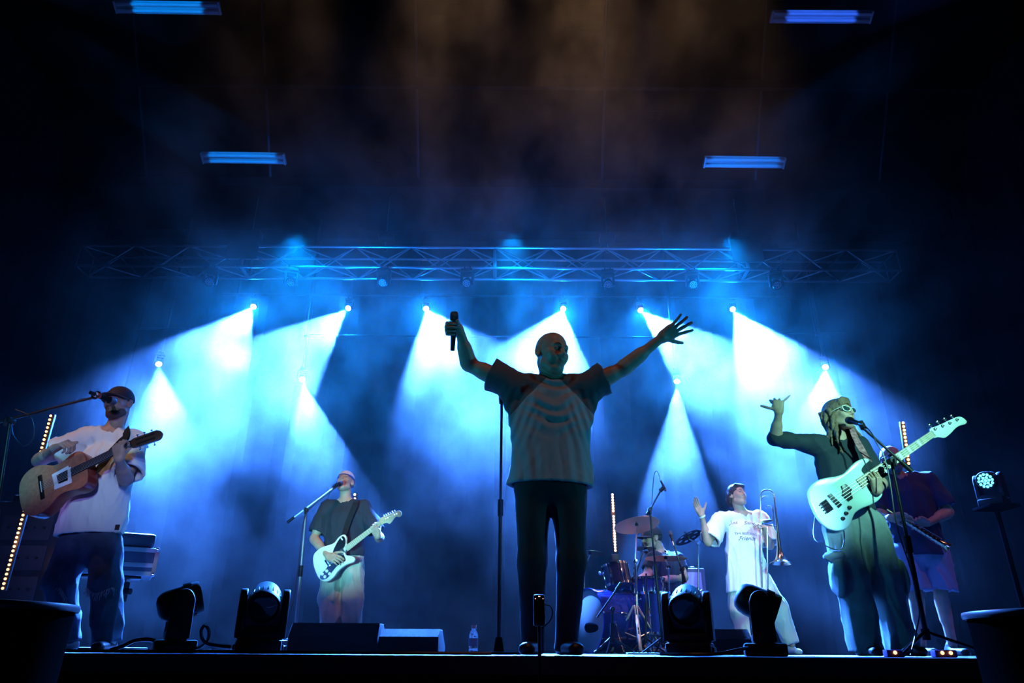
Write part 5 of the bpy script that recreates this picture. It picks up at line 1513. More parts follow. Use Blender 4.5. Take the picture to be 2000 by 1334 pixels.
# ------------------------------------------------------------------ moving lights
lens_glow = mat('blazing lamp lens', (.9, .95, 1), .2, emit=(.75, .88, 1.0), estr=60)
def moving_light(base, up, d, s, label, lens='dark', group=None, cells=True, yoke_plate=None, glow=None, headshape='round', yawdir=None):
    """base point, +1 standing or -1 hanging, direction d of the head, size s (height)"""
    base = Vector(base); d = Vector(d).normalized(); U = Vector((0, 0, up))
    yd = Vector((yawdir[0], yawdir[1], 0)).normalized() if yawdir else Vector((d.x, d.y, 0)).normalized()
    ax = yd.cross(Vector((0, 0, 1))).normalized()      # tilt axis
    d = (d - ax*d.dot(ax)).normalized()
    F_ = fr3(ax, U.cross(ax), U)
    t = thing('moving_head_light', label, 'stage light', base, group)
    mt = BLACK_PLASTIC
    m = MB(); m.box(base + U*(.075*s), (.54*s, .50*s, .15*s), F_, .03*s)
    for q in (-1, 1): m.box(base + ax*(q*.28*s) + U*.07*s, (.035*s, .26*s, .06*s), F_, .01*s)
    m.build('base', mt, t)
    m = MB(); m.box(base + U*(.205*s), (.56*s, .28*s, .11*s), F_, .035*s)
    hc = base + U*(.60*s)
    for q in (-1, 1):
        # arm: rounded slab
        o_ = [(-.125, .17), (.125, .17), (.118, .62)] + [(.108*math.cos(R(a_)), .62 + .13*math.sin(R(a_))) for a_ in (15, 40, 65, 90, 115, 140, 165)] + [(-.118, .62)]
        Mo = fr3(U.cross(ax), U, ax) if True else None
        c = base + ax*(q*.255*s)
        m.prism([(x*1.12*s, y*s) for x, y in o_], -.045*s, .045*s, c, fr3(ax.cross(U)*1.0, U, ax.cross(U).cross(U)), edge=.018*s)
    m.build('yoke', mt, t)
    # head: a rounded body turned around d
    hk = .83
    r = .235*s
    m = MB(); M = frame(d, U)
    prof = [(0, -.30), (.10, -.295), (.17, -.27), (.215, -.215), (.235, -.14), (.24, .02), (.25, .05), (.25, .20), (.238, .225), (.222, .225), (.218, .19)]
    m.lathe([(a_*s*hk, b_*s) for a_, b_ in prof], hc, M, 36)
    for k in range(22):                                # cooling ribs
        a_ = 2*PI*k/22; rd = M @ Vector((math.cos(a_), math.sin(a_), 0))
        m.box(hc + rd*(.207*s) + d*(.085*s), (.012*s, .02*s, .10*s), fr3(rd.cross(d), rd, d) , .003*s)
    hd = m.build('head', mt, t)
    m = MB()
    if lens == 'dark':
        m.lathe([(0, .205), (.12, .203), (.20, .19), (.219, .185)][::-1] and [(.182*s, .185*s), (.165*s, .193*s), (.10*s, .205*s), (0, .208*s)], hc, M, 36)
        m.build('lens', mat('dark lamp lens', (.015, .016, .02), .08, coat=.5), hd)
    elif lens == 'blaze':
        m.lathe([(.182*s, .19*s), (.10*s, .20*s), (0, .205*s)], hc, M, 28); m.build('lens', glow or lens_glow, hd)
    else:
        m.lathe([(.182*s, .185*s), (0, .188*s)], hc, M, 28); m.build('lens_plate', mat('dark lamp lens', (.015, .016, .02), .08), hd)
        for ring, rr in ((1, 0), (6, .072), (12, .142)):
            for k in range(ring):
                a_ = 2*PI*k/ring; c = hc + M @ Vector((rr*s*math.cos(a_), rr*s*math.sin(a_), .187*s))
                m = MB(); m.lathe([(.032*s, 0), (.027*s, .010*s), (0, .014*s)], c, M, 12)
                m.build('led_cell', glow or mat('unlit led cell', (.35, .38, .42), .15), hd)
    if yoke_plate:
        m = MB(); m.box(base + U*(.36*s) - yd*(.10*s)*1.0, (.44*s, .012*s, .30*s), F_); m.build('rear_plate', mat('grey enamel plate', (.16, .20, .20), .5), t)
    if up < 0:
        m = MB()
        for q in (-1, 1):
            cc = base + ax*(q*.13*s) + Vector((0, 0, .03)); m.tube([cc + Vector((0, .034*math.cos(a_), .034*math.sin(a_) + .005)) for a_ in [2*PI*k/12 for k in range(12)]], .008, 6, closed=True)
            m.cyl(cc - Vector((0, 0, .035)), cc - Vector((0, 0, .02)), .01, n=8)
        m.build('hook_clamp', BLACK_METAL, t)
    return t, hc, d
# wash heads under the front truss
zb = zt - .385
for px, lb in ((414, 'first from the left'), (571, 'second from the left'), (751, 'third from the left'), (913, 'fourth from the left'), (1186, 'third from the right'), (1350, 'second from the right'), (1512, 'first from the right')):
    x = P(px, 558, 10.1).x
    moving_light((x, 10.0, zb - .055), -1, (.0 + (.25 if px < 700 else -.1), -.8, -.75), .36, 'dark wash light with unlit round cells hanging under the truss, ' + lb, lens='cells')
# rear bar and the ten blazing beam lights
def pipe(a, e, r, label, name='pipe', cat='pipe', group=None):
    m = MB(); m.cyl(a, e, r, n=12); return tag(m.build(name, mat('black steel pipe', (.03, .032, .036), .4, .6)), label, cat, group)
apex = [q[0] for q in BEAM_AT]
S_ = .26
ztop = apex[0].z + .62*S_ + .30
lbs = ['far left', 'second from the left', 'beside the raised microphone', 'above the head of the bald singer', 'beside the open raised hand', 'far right', 'farthest left', 'left of centre', 'right of centre', 'farthest right']
for i, (p, d) in enumerate(BEAM_AT):
    upper = i < 6
    # the lens sits at the apex, head hangs above it
    hc = p - d*(.20*S_)
    base = hc + Vector((0, 0, .60*S_))
    moving_light(base, -1, d, S_, 'blazing beam light in the ' + ('upper row, ' if upper else 'lower row, ') + lbs[i], lens='blaze')
zr = max(q.z for q in apex[:6]) + .60*S_ + .10
y_ = 11.33
pipe((-5.3, y_, zr + .0), (5.3, y_, zr), .025, 'black steel pipe across the back carrying the upper row of beam lights')
for x_, lb in ((-5.0, 'left'), (-1.7, 'inner left'), (1.7, 'inner right'), (5.0, 'right')): pipe((x_, y_, 7.30), (x_, y_, zr + .02), .012, 'drop rod holding up the beam light pipe, ' + lb)
for i in range(4):
    p, d = BEAM_AT[6+i]; hc = p - d*(.2*S_); b0 = hc + Vector((0, 0, .60*S_ + .04))
    pipe((b0.x, b0.y, b0.z), (b0.x, b0.y + .001, 7.30), .022, 'vertical drop pipe carrying the lower beam light, ' + ['farthest left', 'left of centre', 'right of centre', 'farthest right'][i])
for pa, pb, lb in (((348, 545), (330, 640), 'leftmost'), ((611, 545), (601, 655), 'left of centre'), ((1302, 548), (1306, 660), 'right of centre'), ((1574, 545), (1591, 650), 'rightmost')):
    u = P(pa[0], pa[1], 10.9); v = P(pb[0], pb[1], 10.9)
    pipe((u.x, 10.9, 7.30), (u.x, 10.9, v.z - .06), .02, 'thin vertical pipe hanging behind the truss, ' + lb)
for x0, x1, yy, Yp, lb in ((272, 370, 642, 10.866, 'left'), (594, 1312, 655, 10.866, 'long middle'), (1530, 1650, 651, 10.866, 'right')):
    u = P(x0, yy, Yp); v = P(x1, yy, Yp); v.z = u.z
    pipe(u, v, .016, 'thin horizontal pipe high behind the beams, ' + lb)
# ------------------------------------------------------------------ the four floor lights in front
def floor_light(px, Y, s, d, yaw, label, plate=False):
    b0 = PG(px, Y, 0.001)
    moving_light(b0, 1, d, s, label, yawdir=yaw, yoke_plate=plate)
floor_light(338, 3.86, .40, (.85, .44, .33), (.89, .46), 'black moving light on the stage edge, leftmost, head turned to the right')
floor_light(503, 3.86, .41, (.28, -.9, -.42), (.28, -.9), 'black moving light on the stage edge, second from the left, lens towards the audience', True)
floor_light(1350, 3.86, .41, (-.34, -.9, -.42), (-.34, -.9), 'black moving light on the stage edge in front of the drums', True)
floor_light(1496, 3.86, .41, (.88, -.25, -.42), (.88, -.25), 'black moving light on the stage edge in front of the trombone player')
def floor_cable(pts, r, label, cat='cable'):
    return tag(cable(pts, r, 'floor_cable'), label, cat)
floor_cable([PG(215, 3.80, .012), PG(240, 3.80, .03), PG(262, 3.82, .055), PG(290, 3.84, .062), PG(310, 3.88, .05)], .010, 'thick black cable arching from the stage edge to the leftmost floor light')
floor_cable([PG(375, 3.80, .02), PG(392, 3.78, .03), PG(405, 3.75, .06), PG(408, 3.74, .10), PG(400, 3.74, .125), PG(393, 3.74, .105), PG(394, 3.74, .07), PG(404, 3.75, .045), PG(425, 3.78, .035), PG(450, 3.82, .03)], .0085, 'black cable with a small upright loop between the two left floor lights')
floor_cable([PG(1290, 3.8, .010), PG(1340, 3.7, .010), PG(1400, 3.68, .012), PG(1440, 3.72, .03), PG(1470, 3.80, .045)], .009, 'black cable lying between the two right floor lights')
floor_cable([PG(130, 3.62, .008), PG(220, 3.55, .008), PG(300, 3.6, .008), PG(430, 3.58, .009), PG(560, 3.6, .008), PG(760, 3.56, .008), PG(960, 3.6, .008)], .008, 'long flat black cable lying along the stage edge on the left')
# ------------------------------------------------------------------ round drum-like stands cut by the lower corners
def barrel(cx_px, edge_px, py, Y, label):
    e = P(edge_px, py, Y); r = abs(e.x - P(cx_px, py, Y).x); c = Vector((P(cx_px, py, Y).x, Y, 0)); z = e.z
    t = thing('round_podium', label, 'podium', (c.x, c.y, -1.45))
    m = MB(); m.lathe([(r*.90, -1.45), (r*.96, z - .05), (r*.965, z - .02), (0, z - .02)], (c.x, c.y, 0), None, 64); m.build('body', mat('matt black drum', (.001, .001, .001), 1.0, spec=0), t)
    m = MB(); m.lathe([(r*.96, z - .020), (r, z - .018), (r*1.008, z - .010), (r*1.008, z - .002), (r, z + .004), (r*.98, z + .006), (0, z + .006)], (c.x, c.y, 0), None, 64); m.build('rim', mat('glossy black rim', (.02, .022, .026), .3, .3), t)
barrel(-60, 129, 1182, 2.55, 'round black podium with glossy rim, cut off by the lower left corner')
barrel(2095, 1908, 1196, 2.55, 'round black podium with glossy rim, cut off by the lower right corner')
# small device on a thin pole in the pit
c = P(1053, 1192, 3.15); t = thing('audience_microphone', 'small black box on a thin pole in front of the legs of the bald singer', 'microphone', (c.x, c.y, -1.45))
m = MB(); m.box(c, (.050, .035, .125), None, .008); m.build('housing', mat('black box plastic', (.01, .01, .011), .3), t)
m = MB(); m.cyl((c.x, c.y, -1.45), (c.x, c.y, c.z - .06), .007, n=8); m.lathe([(.12, -1.45), (.12, -1.435), (0, -1.43)], (c.x, c.y, 0), None, 24); m.build('pole', BLACK_METAL, t)
for dx, dz in ((-.016, .045), (-.002, .054), (.003, .054), (.016, .045)):
    m = MB(); m.ball(c + Vector((dx, -.018, dz)), .0016, 8); m.build('indicator_light', mat('pinkish indicator', (.5, .3, .3), emit=(1, .55, .45), estr=3), t)
m = MB(); m.tube(catmull([tuple(P(x, y, 3.15)) for x, y in ((1064, 1181), (1074, 1184), (1079, 1195), (1076, 1210), (1066, 1221), (1058, 1226))], 5, False), .0028, 6); m.build('short_cable', RUBBER, t)
# ------------------------------------------------------------------ bottles
def bottle(px, Y, h, label):
    b0 = PG(px, Y, .001); t = thing('water_bottle', label, 'bottle', b0)
    clear = mat('clear plastic', (.85, .93, 1), .06, trans=.85)
    r = h*.17
    m = MB(); m.lathe([(0, 0), (r*.9, 0), (r, h*.04), (r, h*.18), (r*.94, h*.22), (r, h*.26), (r, h*.56), (r*.96, h*.60), (r*.98, h*.64), (r*.86, h*.74), (r*.60, h*.83), (r*.52, h*.86), (r*.52, h*.92)], b0, None, 28); m.build('bottle_body', clear, t)
    m = MB(); m.lathe([(r*1.01, h*.30), (r*1.015, h*.31), (r*1.015, h*.54), (r*1.01, h*.55)], b0, None, 28); m.build('paper_label', mat('pale bottle label', (.25, .42, .60), .5), t)
    m = MB(); m.lathe([(r*.58, h*.88), (r*.58, h*.985), (r*.54, h), (0, h)], b0, None, 20); m.build('screw_cap', mat('blue white cap', (.55, .7, .85), .4), t)
bottle(924, 3.75, .135, 'clear plastic water bottle with pale label on the stage edge left of the bald singer')
bottle(1016, 4.4, .052, 'tiny clear bottle on the stage just left of the left shoe of the bald singer')
# ------------------------------------------------------------------ LED battens
led_warm = mat('warm led', (.8, .5, .2), emit=(1.0, .40, .10), estr=7)
led_pale = mat('pale warm led', (.9, .7, .5), emit=(1.0, .55, .36), estr=6)
def led_bar(bot, top, n, label, lm, skip=(), r=.011, lightpow=0, pole=False):
    bot = Vector(bot); top = Vector(top); d = (top - bot)
    t = thing('led_bar', label, 'led light bar', (bot.x, bot.y, bot.z), 'upright bars of warm lamps')
    M = frame(d, (0, -1, 0)); c = lerp(bot, top, .5)
    if pole:
        m = MB(); m.cyl((bot.x, bot.y + .03, .012), (bot.x, bot.y + .03, bot.z), .014, n=10); m.lathe([(0, 0), (.16, 0), (.16, .012), (0, .014)], (bot.x, bot.y + .03, .001), None, 24); m.build('stand', BLACK_METAL, t)
    m = MB(); m.box(c + Vector((0, .024, 0)), (.05, .03, d.length + .04), fr3((1, 0, 0), (0, 1, 0), (0, 0, 1)) if abs(d.x) < .02 else M, .006); m.build('housing', BLACK_PLASTIC, t)
    m = MB(); m.ball(WORLD[t.name], r, 10)
    me = None
    for k in range(n):
        if k in skip: continue
        p = lerp(bot, top, k/(n-1))
        if me is None:
            o = m.build('led', lm, t); me = o; o.location = p - WORLD[t.name]
        else:
            o = me.copy(); COL.objects.link(o); o.location = p - WORLD[t.name]
    if lightpow:
        for q in (.25, .75):
            lamp('led_glow', 'POINT', lerp(bot, top, q) + Vector((0, -.06, 0)), (0, 0, 0), lightpow, (1, .42, .2), shadow_soft_size=.08)
    return t
Yl = 6.6
led_bar(PG(5, Yl, P(5, 1149, Yl).z), P(99, 812, Yl), 41, 'upright bar of glowing orange lamps at the far left behind the acoustic guitar', led_warm, lightpow=2.5)
x = P(1199, 1020, 8.6).x; b0 = P(1201, 1075, 8.6); b0.x = x; tp = P(1195, 966, 8.6); tp.x = x
led_bar(b0, tp, 21, 'upright bar of glowing pale lamps rising from the drum kit', led_pale, skip=(13,), r=.014, lightpow=5)
led_bar(P(1775, 905, 6.9), P(1764, 826, 6.9), 12, 'upright bar of glowing warm lamps between the bass neck and the musician in sunglasses', led_warm, r=.013, lightpow=2.5, pole=True)
led_bar(P(693, 982, 8.8), P(693, 966, 8.8), 3, 'short bar of warm lamps half hidden behind the neck of the guitarist in dark tee', led_pale, r=.014, pole=True)
m = MB(); c = P(1201, 1083, 8.6); m.box((c.x, 8.6, c.z/2 + .0), (.10, .08, c.z - .0), None, .01); tag(m.build('bar_stand', BLACK_METAL), 'dark post under the pale lamp bar in the drum kit', 'stand')
# ------------------------------------------------------------------ lit wash head at the far right, its tower
glow_c = mat('lit cyan cell', (.3, .8, .9), emit=(.12, .70, 1.0), estr=3.2)
c = P(1930, 935, 6.2)
moving_light(c + Vector((0, 0, -.24)), 1, (-.85, -.62, -.22), .38, 'lit wash light glowing pale cyan on the tower at the right edge', lens='cells', glow=glow_c)
tw = c + Vector((0, 0, -.24))
t = thing('light_stand', 'single black pole stand at the right edge carrying the lit cyan wash light', 'stand', (tw.x, tw.y, 0))
mb_ = mat('matt black tube', (.0015, .0015, .002), .9, spec=0)
m = MB(); m.cyl((tw.x, tw.y, .02), (tw.x, tw.y, tw.z - .03), .02, n=14); m.build('pole', mb_, t)
m = MB(); m.box((tw.x, tw.y, tw.z - .015), (.26, .26, .028), None, .004); m.build('top_plate', mb_, t)
m = MB(); m.lathe([(0, .001), (.30, .001), (.30, .02), (0, .024)], (tw.x, tw.y, 0), None, 32); m.build('foot_plate', mb_, t)
# ------------------------------------------------------------------ little lights and wedges on the floor
def footlight(px, Y, n, label):
    b0 = PG(px, Y, .001); t = thing('foot_light', label, 'lamp', b0)
    m = MB(); m.box(b0 + Vector((0, 0, .018)), (.05 + .035*n, .05, .036), None, .006); m.build('housing', mat('violet tinted housing', (.10, .05, .20), .3), t)
    for i in range(n):
        m = MB(); m.ball(b0 + Vector(((i - (n-1)/2)*.045, -.028, .022)), .009, 10); m.build('bulb', led_warm, t)
footlight(1745, 4.1, 1, 'tiny floor lamp glowing orange beside the right hem of the baggy cargo jeans')
footlight(1845, 4.1, 2, 'pair of tiny orange floor lamps right of the base of the right microphone stand')
footlight(697, 6.2, 1, 'tiny orange floor lamp in front of the floor wedges left of centre')
def wedge(px, Y, w, label, rot=0.0, h=.30):
    b0 = PG(px, Y, .001); t = thing('monitor_wedge', label, 'floor monitor', b0)
    Mz = Matrix.Rotation(R(rot), 3, 'Z')
    pr = [(-.24, 0), (.22, 0), (.24, .05), (.02, h), (-.16, h), (-.24, .12)]
    Mw = Mz @ fr3((0, -1, 0), (0, 0, 1), (-1, 0, 0))
    m = MB(); m.prism(pr, -w/2, w/2, b0, Mw, edge=.012); m.build('cabinet', mat('dark textured cabinet', (.006, .0065, .008), .85, spec=.1, bump=.4, bscale=200), t)
    m = MB(); n_ = Vector((.25, 0)) ; 
    q = [(.232, .062), (.238, .066), (.035, h - .008), (.029, h - .012)]
    m.prism(q, -w*.44, w*.44, b0, Mw); m.build('grille', mat('perforated grille', (.01, .011, .013), .6, .3, bump=.8, bscale=400), t)
wedge(660, 6.3, .72, 'dark floor monitor wedge directly in front of the guitarist in sand cargo trousers', 180, .22)
wedge(792, 6.35, .6, 'dark floor monitor wedge right of the guitarist in sand cargo trousers', 178, .18)
wedge(1408, 6.6, .42, 'dark floor monitor wedge between the two right floor lights', 180, .20)
# pedal board and clutter
t0 = PG(520, 6.75, .001); t = thing('pedal_board', 'low board of small effect pedals at the foot of the grey microphone stand', 'pedal board', t0)
m = MB(); m.box(t0 + Vector((.1, 0, .025)), (.7, .3, .05), None, .008); m.build('board', BLACK_METAL, t)
for i in range(6):
    m = MB(); cc = t0 + Vector((-.18 + .115*i, -.03, .072)); m.box(cc, (.075, .12, .045), None, .008); pd = m.build('pedal', mat('pedal enamel %d' % i, [(.3, .32, .35), (.1, .2, .4), (.35, .3, .25), (.2, .22, .25), (.4, .42, .45), (.12, .14, .2)][i], .35, .3), t)
    m = MB(); m.cyl(cc + Vector((0, -.035, .02)), cc + Vector((0, -.035, .034)), .008, n=10); m.build('foot_switch', CHROME, pd)
# ------------------------------------------------------------------ keyboard flight case on a column stand
c = P(262, 1090, 6.0)
fc = mat('blue grey laminate', (.05, .07, .12), .45); al = mat('pale case edging', (.55, .58, .60), .5, .2)
a0 = P(212, 1078, 6.1); a1 = P(305, 1098, 5.9)
t = thing('flight_case', 'dark case with three pale metal edges on a stand behind the capped acoustic guitarist', 'case', (c.x, 6.0, P(270, 1125, 6.0).z))
Mk = fr3(Vector((.88, .47, 0)).normalized(), Vector((-.47, .88, 0)).normalized(), (0, 0, 1))
zc0 = P(270, 1122, 6.0).z; zc1 = P(270, 1066, 6.0).z; w = .60
cc = Vector((P(303, 1100, 6.15).x, 6.15, (zc0+zc1)/2)) - Mk @ Vector((w/2, -.21, 0))
m = MB(); m.box(cc, (w, .42, zc1 - zc0), Mk, .004); m.build('case_body', fc, t)
zs = (zc0 + .012, (zc0+zc1)/2 + .005, zc1 - .012)
m = MB()
for z in (zc0 + .018, zc0 + .085, zc1 - .020): m.box(Vector((cc.x, cc.y, z)), (w + .006, .426, .036), Mk, .003)
m.build('edge_profile', al, t)
for sx in (-1, 1):
    m = MB()
    for z in (zc0 + .012, zc1 - .012): m.ball(Vector((cc.x, cc.y, z)) + Mk @ Vector((sx*w/2, -.21, 0)), .02, 8)
    m.box(Vector((cc.x, cc.y, (zc0+zc1)/2)) + Mk @ Vector((sx*w/2, -.21, 0)), (.03, .012, zc1 - zc0 - .02), Mk)
    m.build('corner_fitting', CHROME, t)
Ml = Mk @ Matrix.Rotation(R(8), 3, 'Y')
m = MB(); m.box(cc + Vector((-.02, 0, (zc1-zc0)/2 + .062)), (w*.97, .38, .115), Mk, .03); m.build('keyboard_lid', mat('dark lid', (.018, .022, .035), .5), t)
sc_ = Vector((cc.x + .08, cc.y, 0)); t = thing('case_stand', 'dark column stand under the metal-edged case at the left', 'stand', sc_)
m = MB(); m.box((sc_.x, sc_.y, zc0/2 + .01), (.07, .07, zc0 - .02), None, .006); m.build('column', BLACK_METAL, t)
m = MB(); m.box((sc_.x, sc_.y, zc0 - .12), (.12, .12, .16), None, .01); m.cyl((sc_.x + .06, sc_.y - .02, zc0 - .12), (sc_.x + .12, sc_.y - .03, zc0 - .12), .025, n=12); m.build('height_clamp', BLACK_PLASTIC, t)
m = MB(); m.box((sc_.x, sc_.y, .015), (.5, .4, .028), None, .006); m.build('foot_plate', BLACK_METAL, t)
m = MB(); m.box((cc.x, cc.y, zc0 - .012), (.44, .3, .02), Mk, .004); m.build('table_plate', BLACK_METAL, t)
# rack of gear at the far left
t0 = PG(8, 7.3, .001); zt_ = P(20, 985, 7.3).z
t = thing('amplifier_rack', 'dark equipment rack at the far left edge behind the acoustic guitarist', 'rack', t0)
m = MB(); m.box(t0 + Vector((0, .1, zt_/2)), (.72, .5, zt_), None, .01); m.build('cabinet', BLACK_METAL, t)
for i in range(4):
    m = MB(); m.box(t0 + Vector((0, -.158, zt_*(.18 + .21*i))), (.50, .02, zt_*.17), None, .004); u = m.build('rack_unit', mat('rack front', (.006, .007, .009), .7), t)
    for k in range(5):
        m = MB(); m.cyl(t0 + Vector((-.18 + .09*k, -.166, zt_*(.18 + .21*i))), t0 + Vector((-.18 + .09*k, -.184, zt_*(.18 + .21*i))), .014, n=12)
        m.build('knob', BLACK_PLASTIC, u)
t = thing('tape_machine', 'small cluttered mixer with tiny bright knobs lying on the far left equipment rack', 'mixer', t0 + Vector((0, .05, zt_)))
m = MB(); m.box(t0 + Vector((0, .05, zt_ + .036)), (.5, .35, .07), None, .01); m.build('console', mat('rack front'), t) if False else m.build('console', BLACK_PLASTIC, t)
m = MB()
for i in range(7): m.cyl(t0 + Vector((-.2 + .065*i, -.08, zt_ + .07)), t0 + Vector((-.2 + .065*i, -.08, zt_ + .095)), .012, n=10)
m.build('fader_knobs', CHROME, t)
# ================================================================== the drum kit
blue_shell = mat('blue sparkle drum wrap', (.015, .03, .22), .2, .35, coat=.6, vary=.3, vscale=120)
dark_shell = mat('black drum wrap', (.012, .014, .03), .25, coat=.5)
bronze = mat('bronze cymbal', (.62, .52, .38), .36, 1.0)
skin_w = mat('drum head film', (.62, .60, .62), .45)
def drum(c, axis, r, L, label, shell, n_lug=8, head_b=None, name='drum', bottom=skin_w, category='drum', top=None):
    c = Vector(c); ax = Vector(axis).normalized(); M = frame(ax, (0, 0, 1) if abs(ax.z) < .9 else (1, 0, 0))
    t = thing(name, label, category, c)
    m = MB(); m.lathe([(r*.99, -L/2), (r*.99, L/2)], c, M, 48); m.lathe([(r*.975, L/2), (r*.975, -L/2)], c, M, 48); m.build('shell', shell, t)
    for s_, nm in ((1, 'batter_head'), (-1, 'resonant_head')):
        z = s_*(L/2 + .002); m = MB()
        pr = [(r*1.0, z - s_*.006), (r*.995, z), (r*.97, z + s_*.003), (0, z + s_*.004)]
        m.lathe(pr if s_ > 0 else pr[::-1], c, M, 48); m.build(nm, bottom if s_ < 0 else (top or skin_w), t)
        m = MB(); z0 = s_*(L/2 - .012); z1 = s_*(L/2 + .012)
        pr = [(r*1.005, z0), (r*1.035, z0), (r*1.035, z1), (r*1.005, z1), (r*1.005, z0)]
        m.lathe(pr if s_ > 0 else pr[::-1], c, M, 48); m.build('hoop', CHROME if shell is not blue_shell or name != 'bass_drum' else blue_shell, t)
    for k in range(n_lug):
        a = 2*PI*k/n_lug + .2; rd = M @ Vector((math.cos(a), math.sin(a), 0)); tg = ax.cross(rd)
        m = MB(); m.box(c + rd*(r*1.02), (.018, .016, min(.07, L*.4)), fr3(tg, rd, ax), .004)
        for s_ in (-1, 1):
            m.cyl(c + rd*(r*1.045) + ax*(s_*L*.12), c + rd*(r*1.045) + ax*(s_*(L/2 + .014)), .0032, n=6)
            m.box(c + rd*(r*1.045) + ax*(s_*(L/2 + .006)), (.016, .014, .012), fr3(tg, rd, ax), .002)
        m.build('lug', CHROME, t)
    return t
def cymbal(c, nrm, r, label, holes=False, mt=bronze, dome=.10):
    c = Vector(c); M = frame(nrm, (1, 0, 0)); t = thing('cymbal', label, 'cymbal', c)
    na, nr = 96, 22; vs = []; fs = []
    def prof(q):
        h = -.045*r*2*q**1.6 - .012*math.sin(min(1, q/.22)*PI/2)*0
        if q < .22: h += .05*r*(math.cos(q/.22*PI) + 1)
        return h
    hc = [(.62*math.cos(a), .62*math.sin(a)) for a in [2*PI*k/6 for k in range(6)]] if holes else []
    for s_ in (0, 1):
        for j in range(nr+1):
            q = .03 + .97*j/nr
            for i in range(na):
                a = 2*PI*i/na; vs.append(c + M @ Vector((math.cos(a)*q*r, math.sin(a)*q*r, prof(q) - s_*.0018)))
    N = (nr+1)*na
    for j in range(nr):
        for i in range(na):
            qm = .03 + .97*(j+.5)/nr; am = 2*PI*(i+.5)/na
            if any((qm*math.cos(am)-hx)**2 + (qm*math.sin(am)-hy)**2 < .15**2 for hx, hy in hc): continue
            k = (i+1) % na; f = (j*na+i, j*na+k, (j+1)*na+k, (j+1)*na+i)
            fs.append(f); fs.append(tuple(v + N for v in reversed(f)))
    for i in range(na):
        k = (i+1) % na; a = nr*na+i; b_ = nr*na+k; fs.append((a, b_, b_+N, a+N))
    m = MB(); m.add(vs, fs); m.build('disc', mt, t)
    n = Vector(nrm).normalized()
    m = MB(); m.lathe([(0, -.03), (.016, -.03), (.018, -.012), (.012, -.004), (.004, -.002), (.004, .04), (.010, .042), (.010, .055), (0, .056)], c + n*.004, M, 14); m.build('felt_and_nut', BLACK_PLASTIC, t)
    return t
def cym_stand(foot, top, nrm, label, leg_m=CHROME, knee=None, apex=None, spread=.30, pole=CHROME, r=.010, legs=3, a0=80):
    foot = Vector(foot); top = Vector(top) ; t = thing('cymbal_stand', label, 'cymbal stand', foot)
    if knee is None: knee = Vector((foot.x, foot.y, top.z*.72))
    knee = Vector(knee); n = Vector(nrm).normalized()
    m = MB(); m.cyl((foot.x, foot.y, .10), lerp((foot.x, foot.y, .1), knee, .55), r*1.35, n=12); m.build('lower_tube', pole, t)
    m = MB(); m.cyl(lerp((foot.x, foot.y, .1), knee, .5), knee, r, n=12); m.build('upper_tube', pole, t)
    m = MB(); tip = top - n*.034; m.cyl(knee, tip, r*.7, n=10); m.cyl(tip, top - n*.0265, .005, n=8); m.build('boom_arm', STEEL, t)
    m = MB(); M = frame((0, -1, 0)); m.lathe([(0, -.02), (.019, -.02), (.019, .02), (0, .022)], knee, M, 12)
    c = lerp((foot.x, foot.y, .1), knee, .52); m.lathe([(0, -.03), (.02, -.03), (.02, .03), (0, .03)], c, frame(knee - foot), 12); m.box(c + Vector((.03, -.01, 0)), (.03, .008, .018), None, .003)
    m.build('memory_lock', CHROME, t)
    zz = apex or .38
    for k in range(legs):
        a = R(a0 + 360/legs*k); d = Vector((math.cos(a), math.sin(a), 0)); p0 = Vector((foot.x, foot.y, zz)) + d*.018; p1 = Vector((foot.x, foot.y, .016)) + d*spread
        m = MB(); s_ = d.cross(Vector((0, 0, 1)))
        for q in (-1, 1): m.cyl(p0 + s_*(q*.010), p1 + s_*(q*.010), .006, n=8)
        m.box(lerp(p0, p1, .35), (.026, .010, (p1-p0).length*.28), fr3(s_, (p1-p0).normalized().cross(s_), (p1-p0).normalized()), .003)
        m.box(lerp(p0, p1, .8), (.026, .010, (p1-p0).length*.34), fr3(s_, (p1-p0).normalized().cross(s_), (p1-p0).normalized()), .003)
        m.cyl(lerp(p0, p1, .55), (foot.x, foot.y, .14), .005, n=6)
        lg = m.build('leg', leg_m, t)
        m = MB(); m.ball(p1, .0155, 8); m.build('rubber_foot', RUBBER, lg)
    return t
# bass drum lying on its side, front head turned to the left
Yb = 7.25
c0 = P(1150, 1218, Yb); axd = Vector((-.90, -.42, 0)).normalized(); Rb = .285; Lb = .44
cb = Vector((c0.x, Yb, Rb*1.037)) - axd*(Lb/2)
t = drum(cb, axd, Rb, Lb, 'large blue bass drum lying on its side, pale front head turned to the left', blue_shell, 8, name='bass_drum', top=mat('worn front head', (.26, .24, .23), .6))
for s_ in (-1, 1):
    sd = axd.cross(Vector((0, 0, 1))); p0 = cb + sd*(s_*Rb*.93) + axd*.10; p1 = Vector((p0.x, p0.y, .012)) + sd*(s_*.14)
    m = MB(); m.cyl(p0, p1, .008, n=8); m.build('spur', CHROME, t)
# its microphone
mc = P(1155, 1226, Yb-.42)
t = thing('kick_drum_microphone', 'fat dark microphone on a low boom in front of the pale bass drum head', 'microphone', mc)
m = MB(); M = frame((-.75, .6, 0)); m.lathe([(a*.8, b*.7) for a, b in [(0, -.085), (.03, -.085), (.042, -.06), (.05, -.02), (.055, .03), (.05, .065), (.03, .085), (0, .088)]], mc, M, 24); m.build('microphone_body', mat('matt black tube'), t)
boom_stand(PG(1196, 6.78), P(1196, 1190, 6.8), (P(1212, 1140, 6.85), P(1166, 1206, 6.83)), None, 'black low boom stand reaching diagonally across the bass drum', legL=.20)
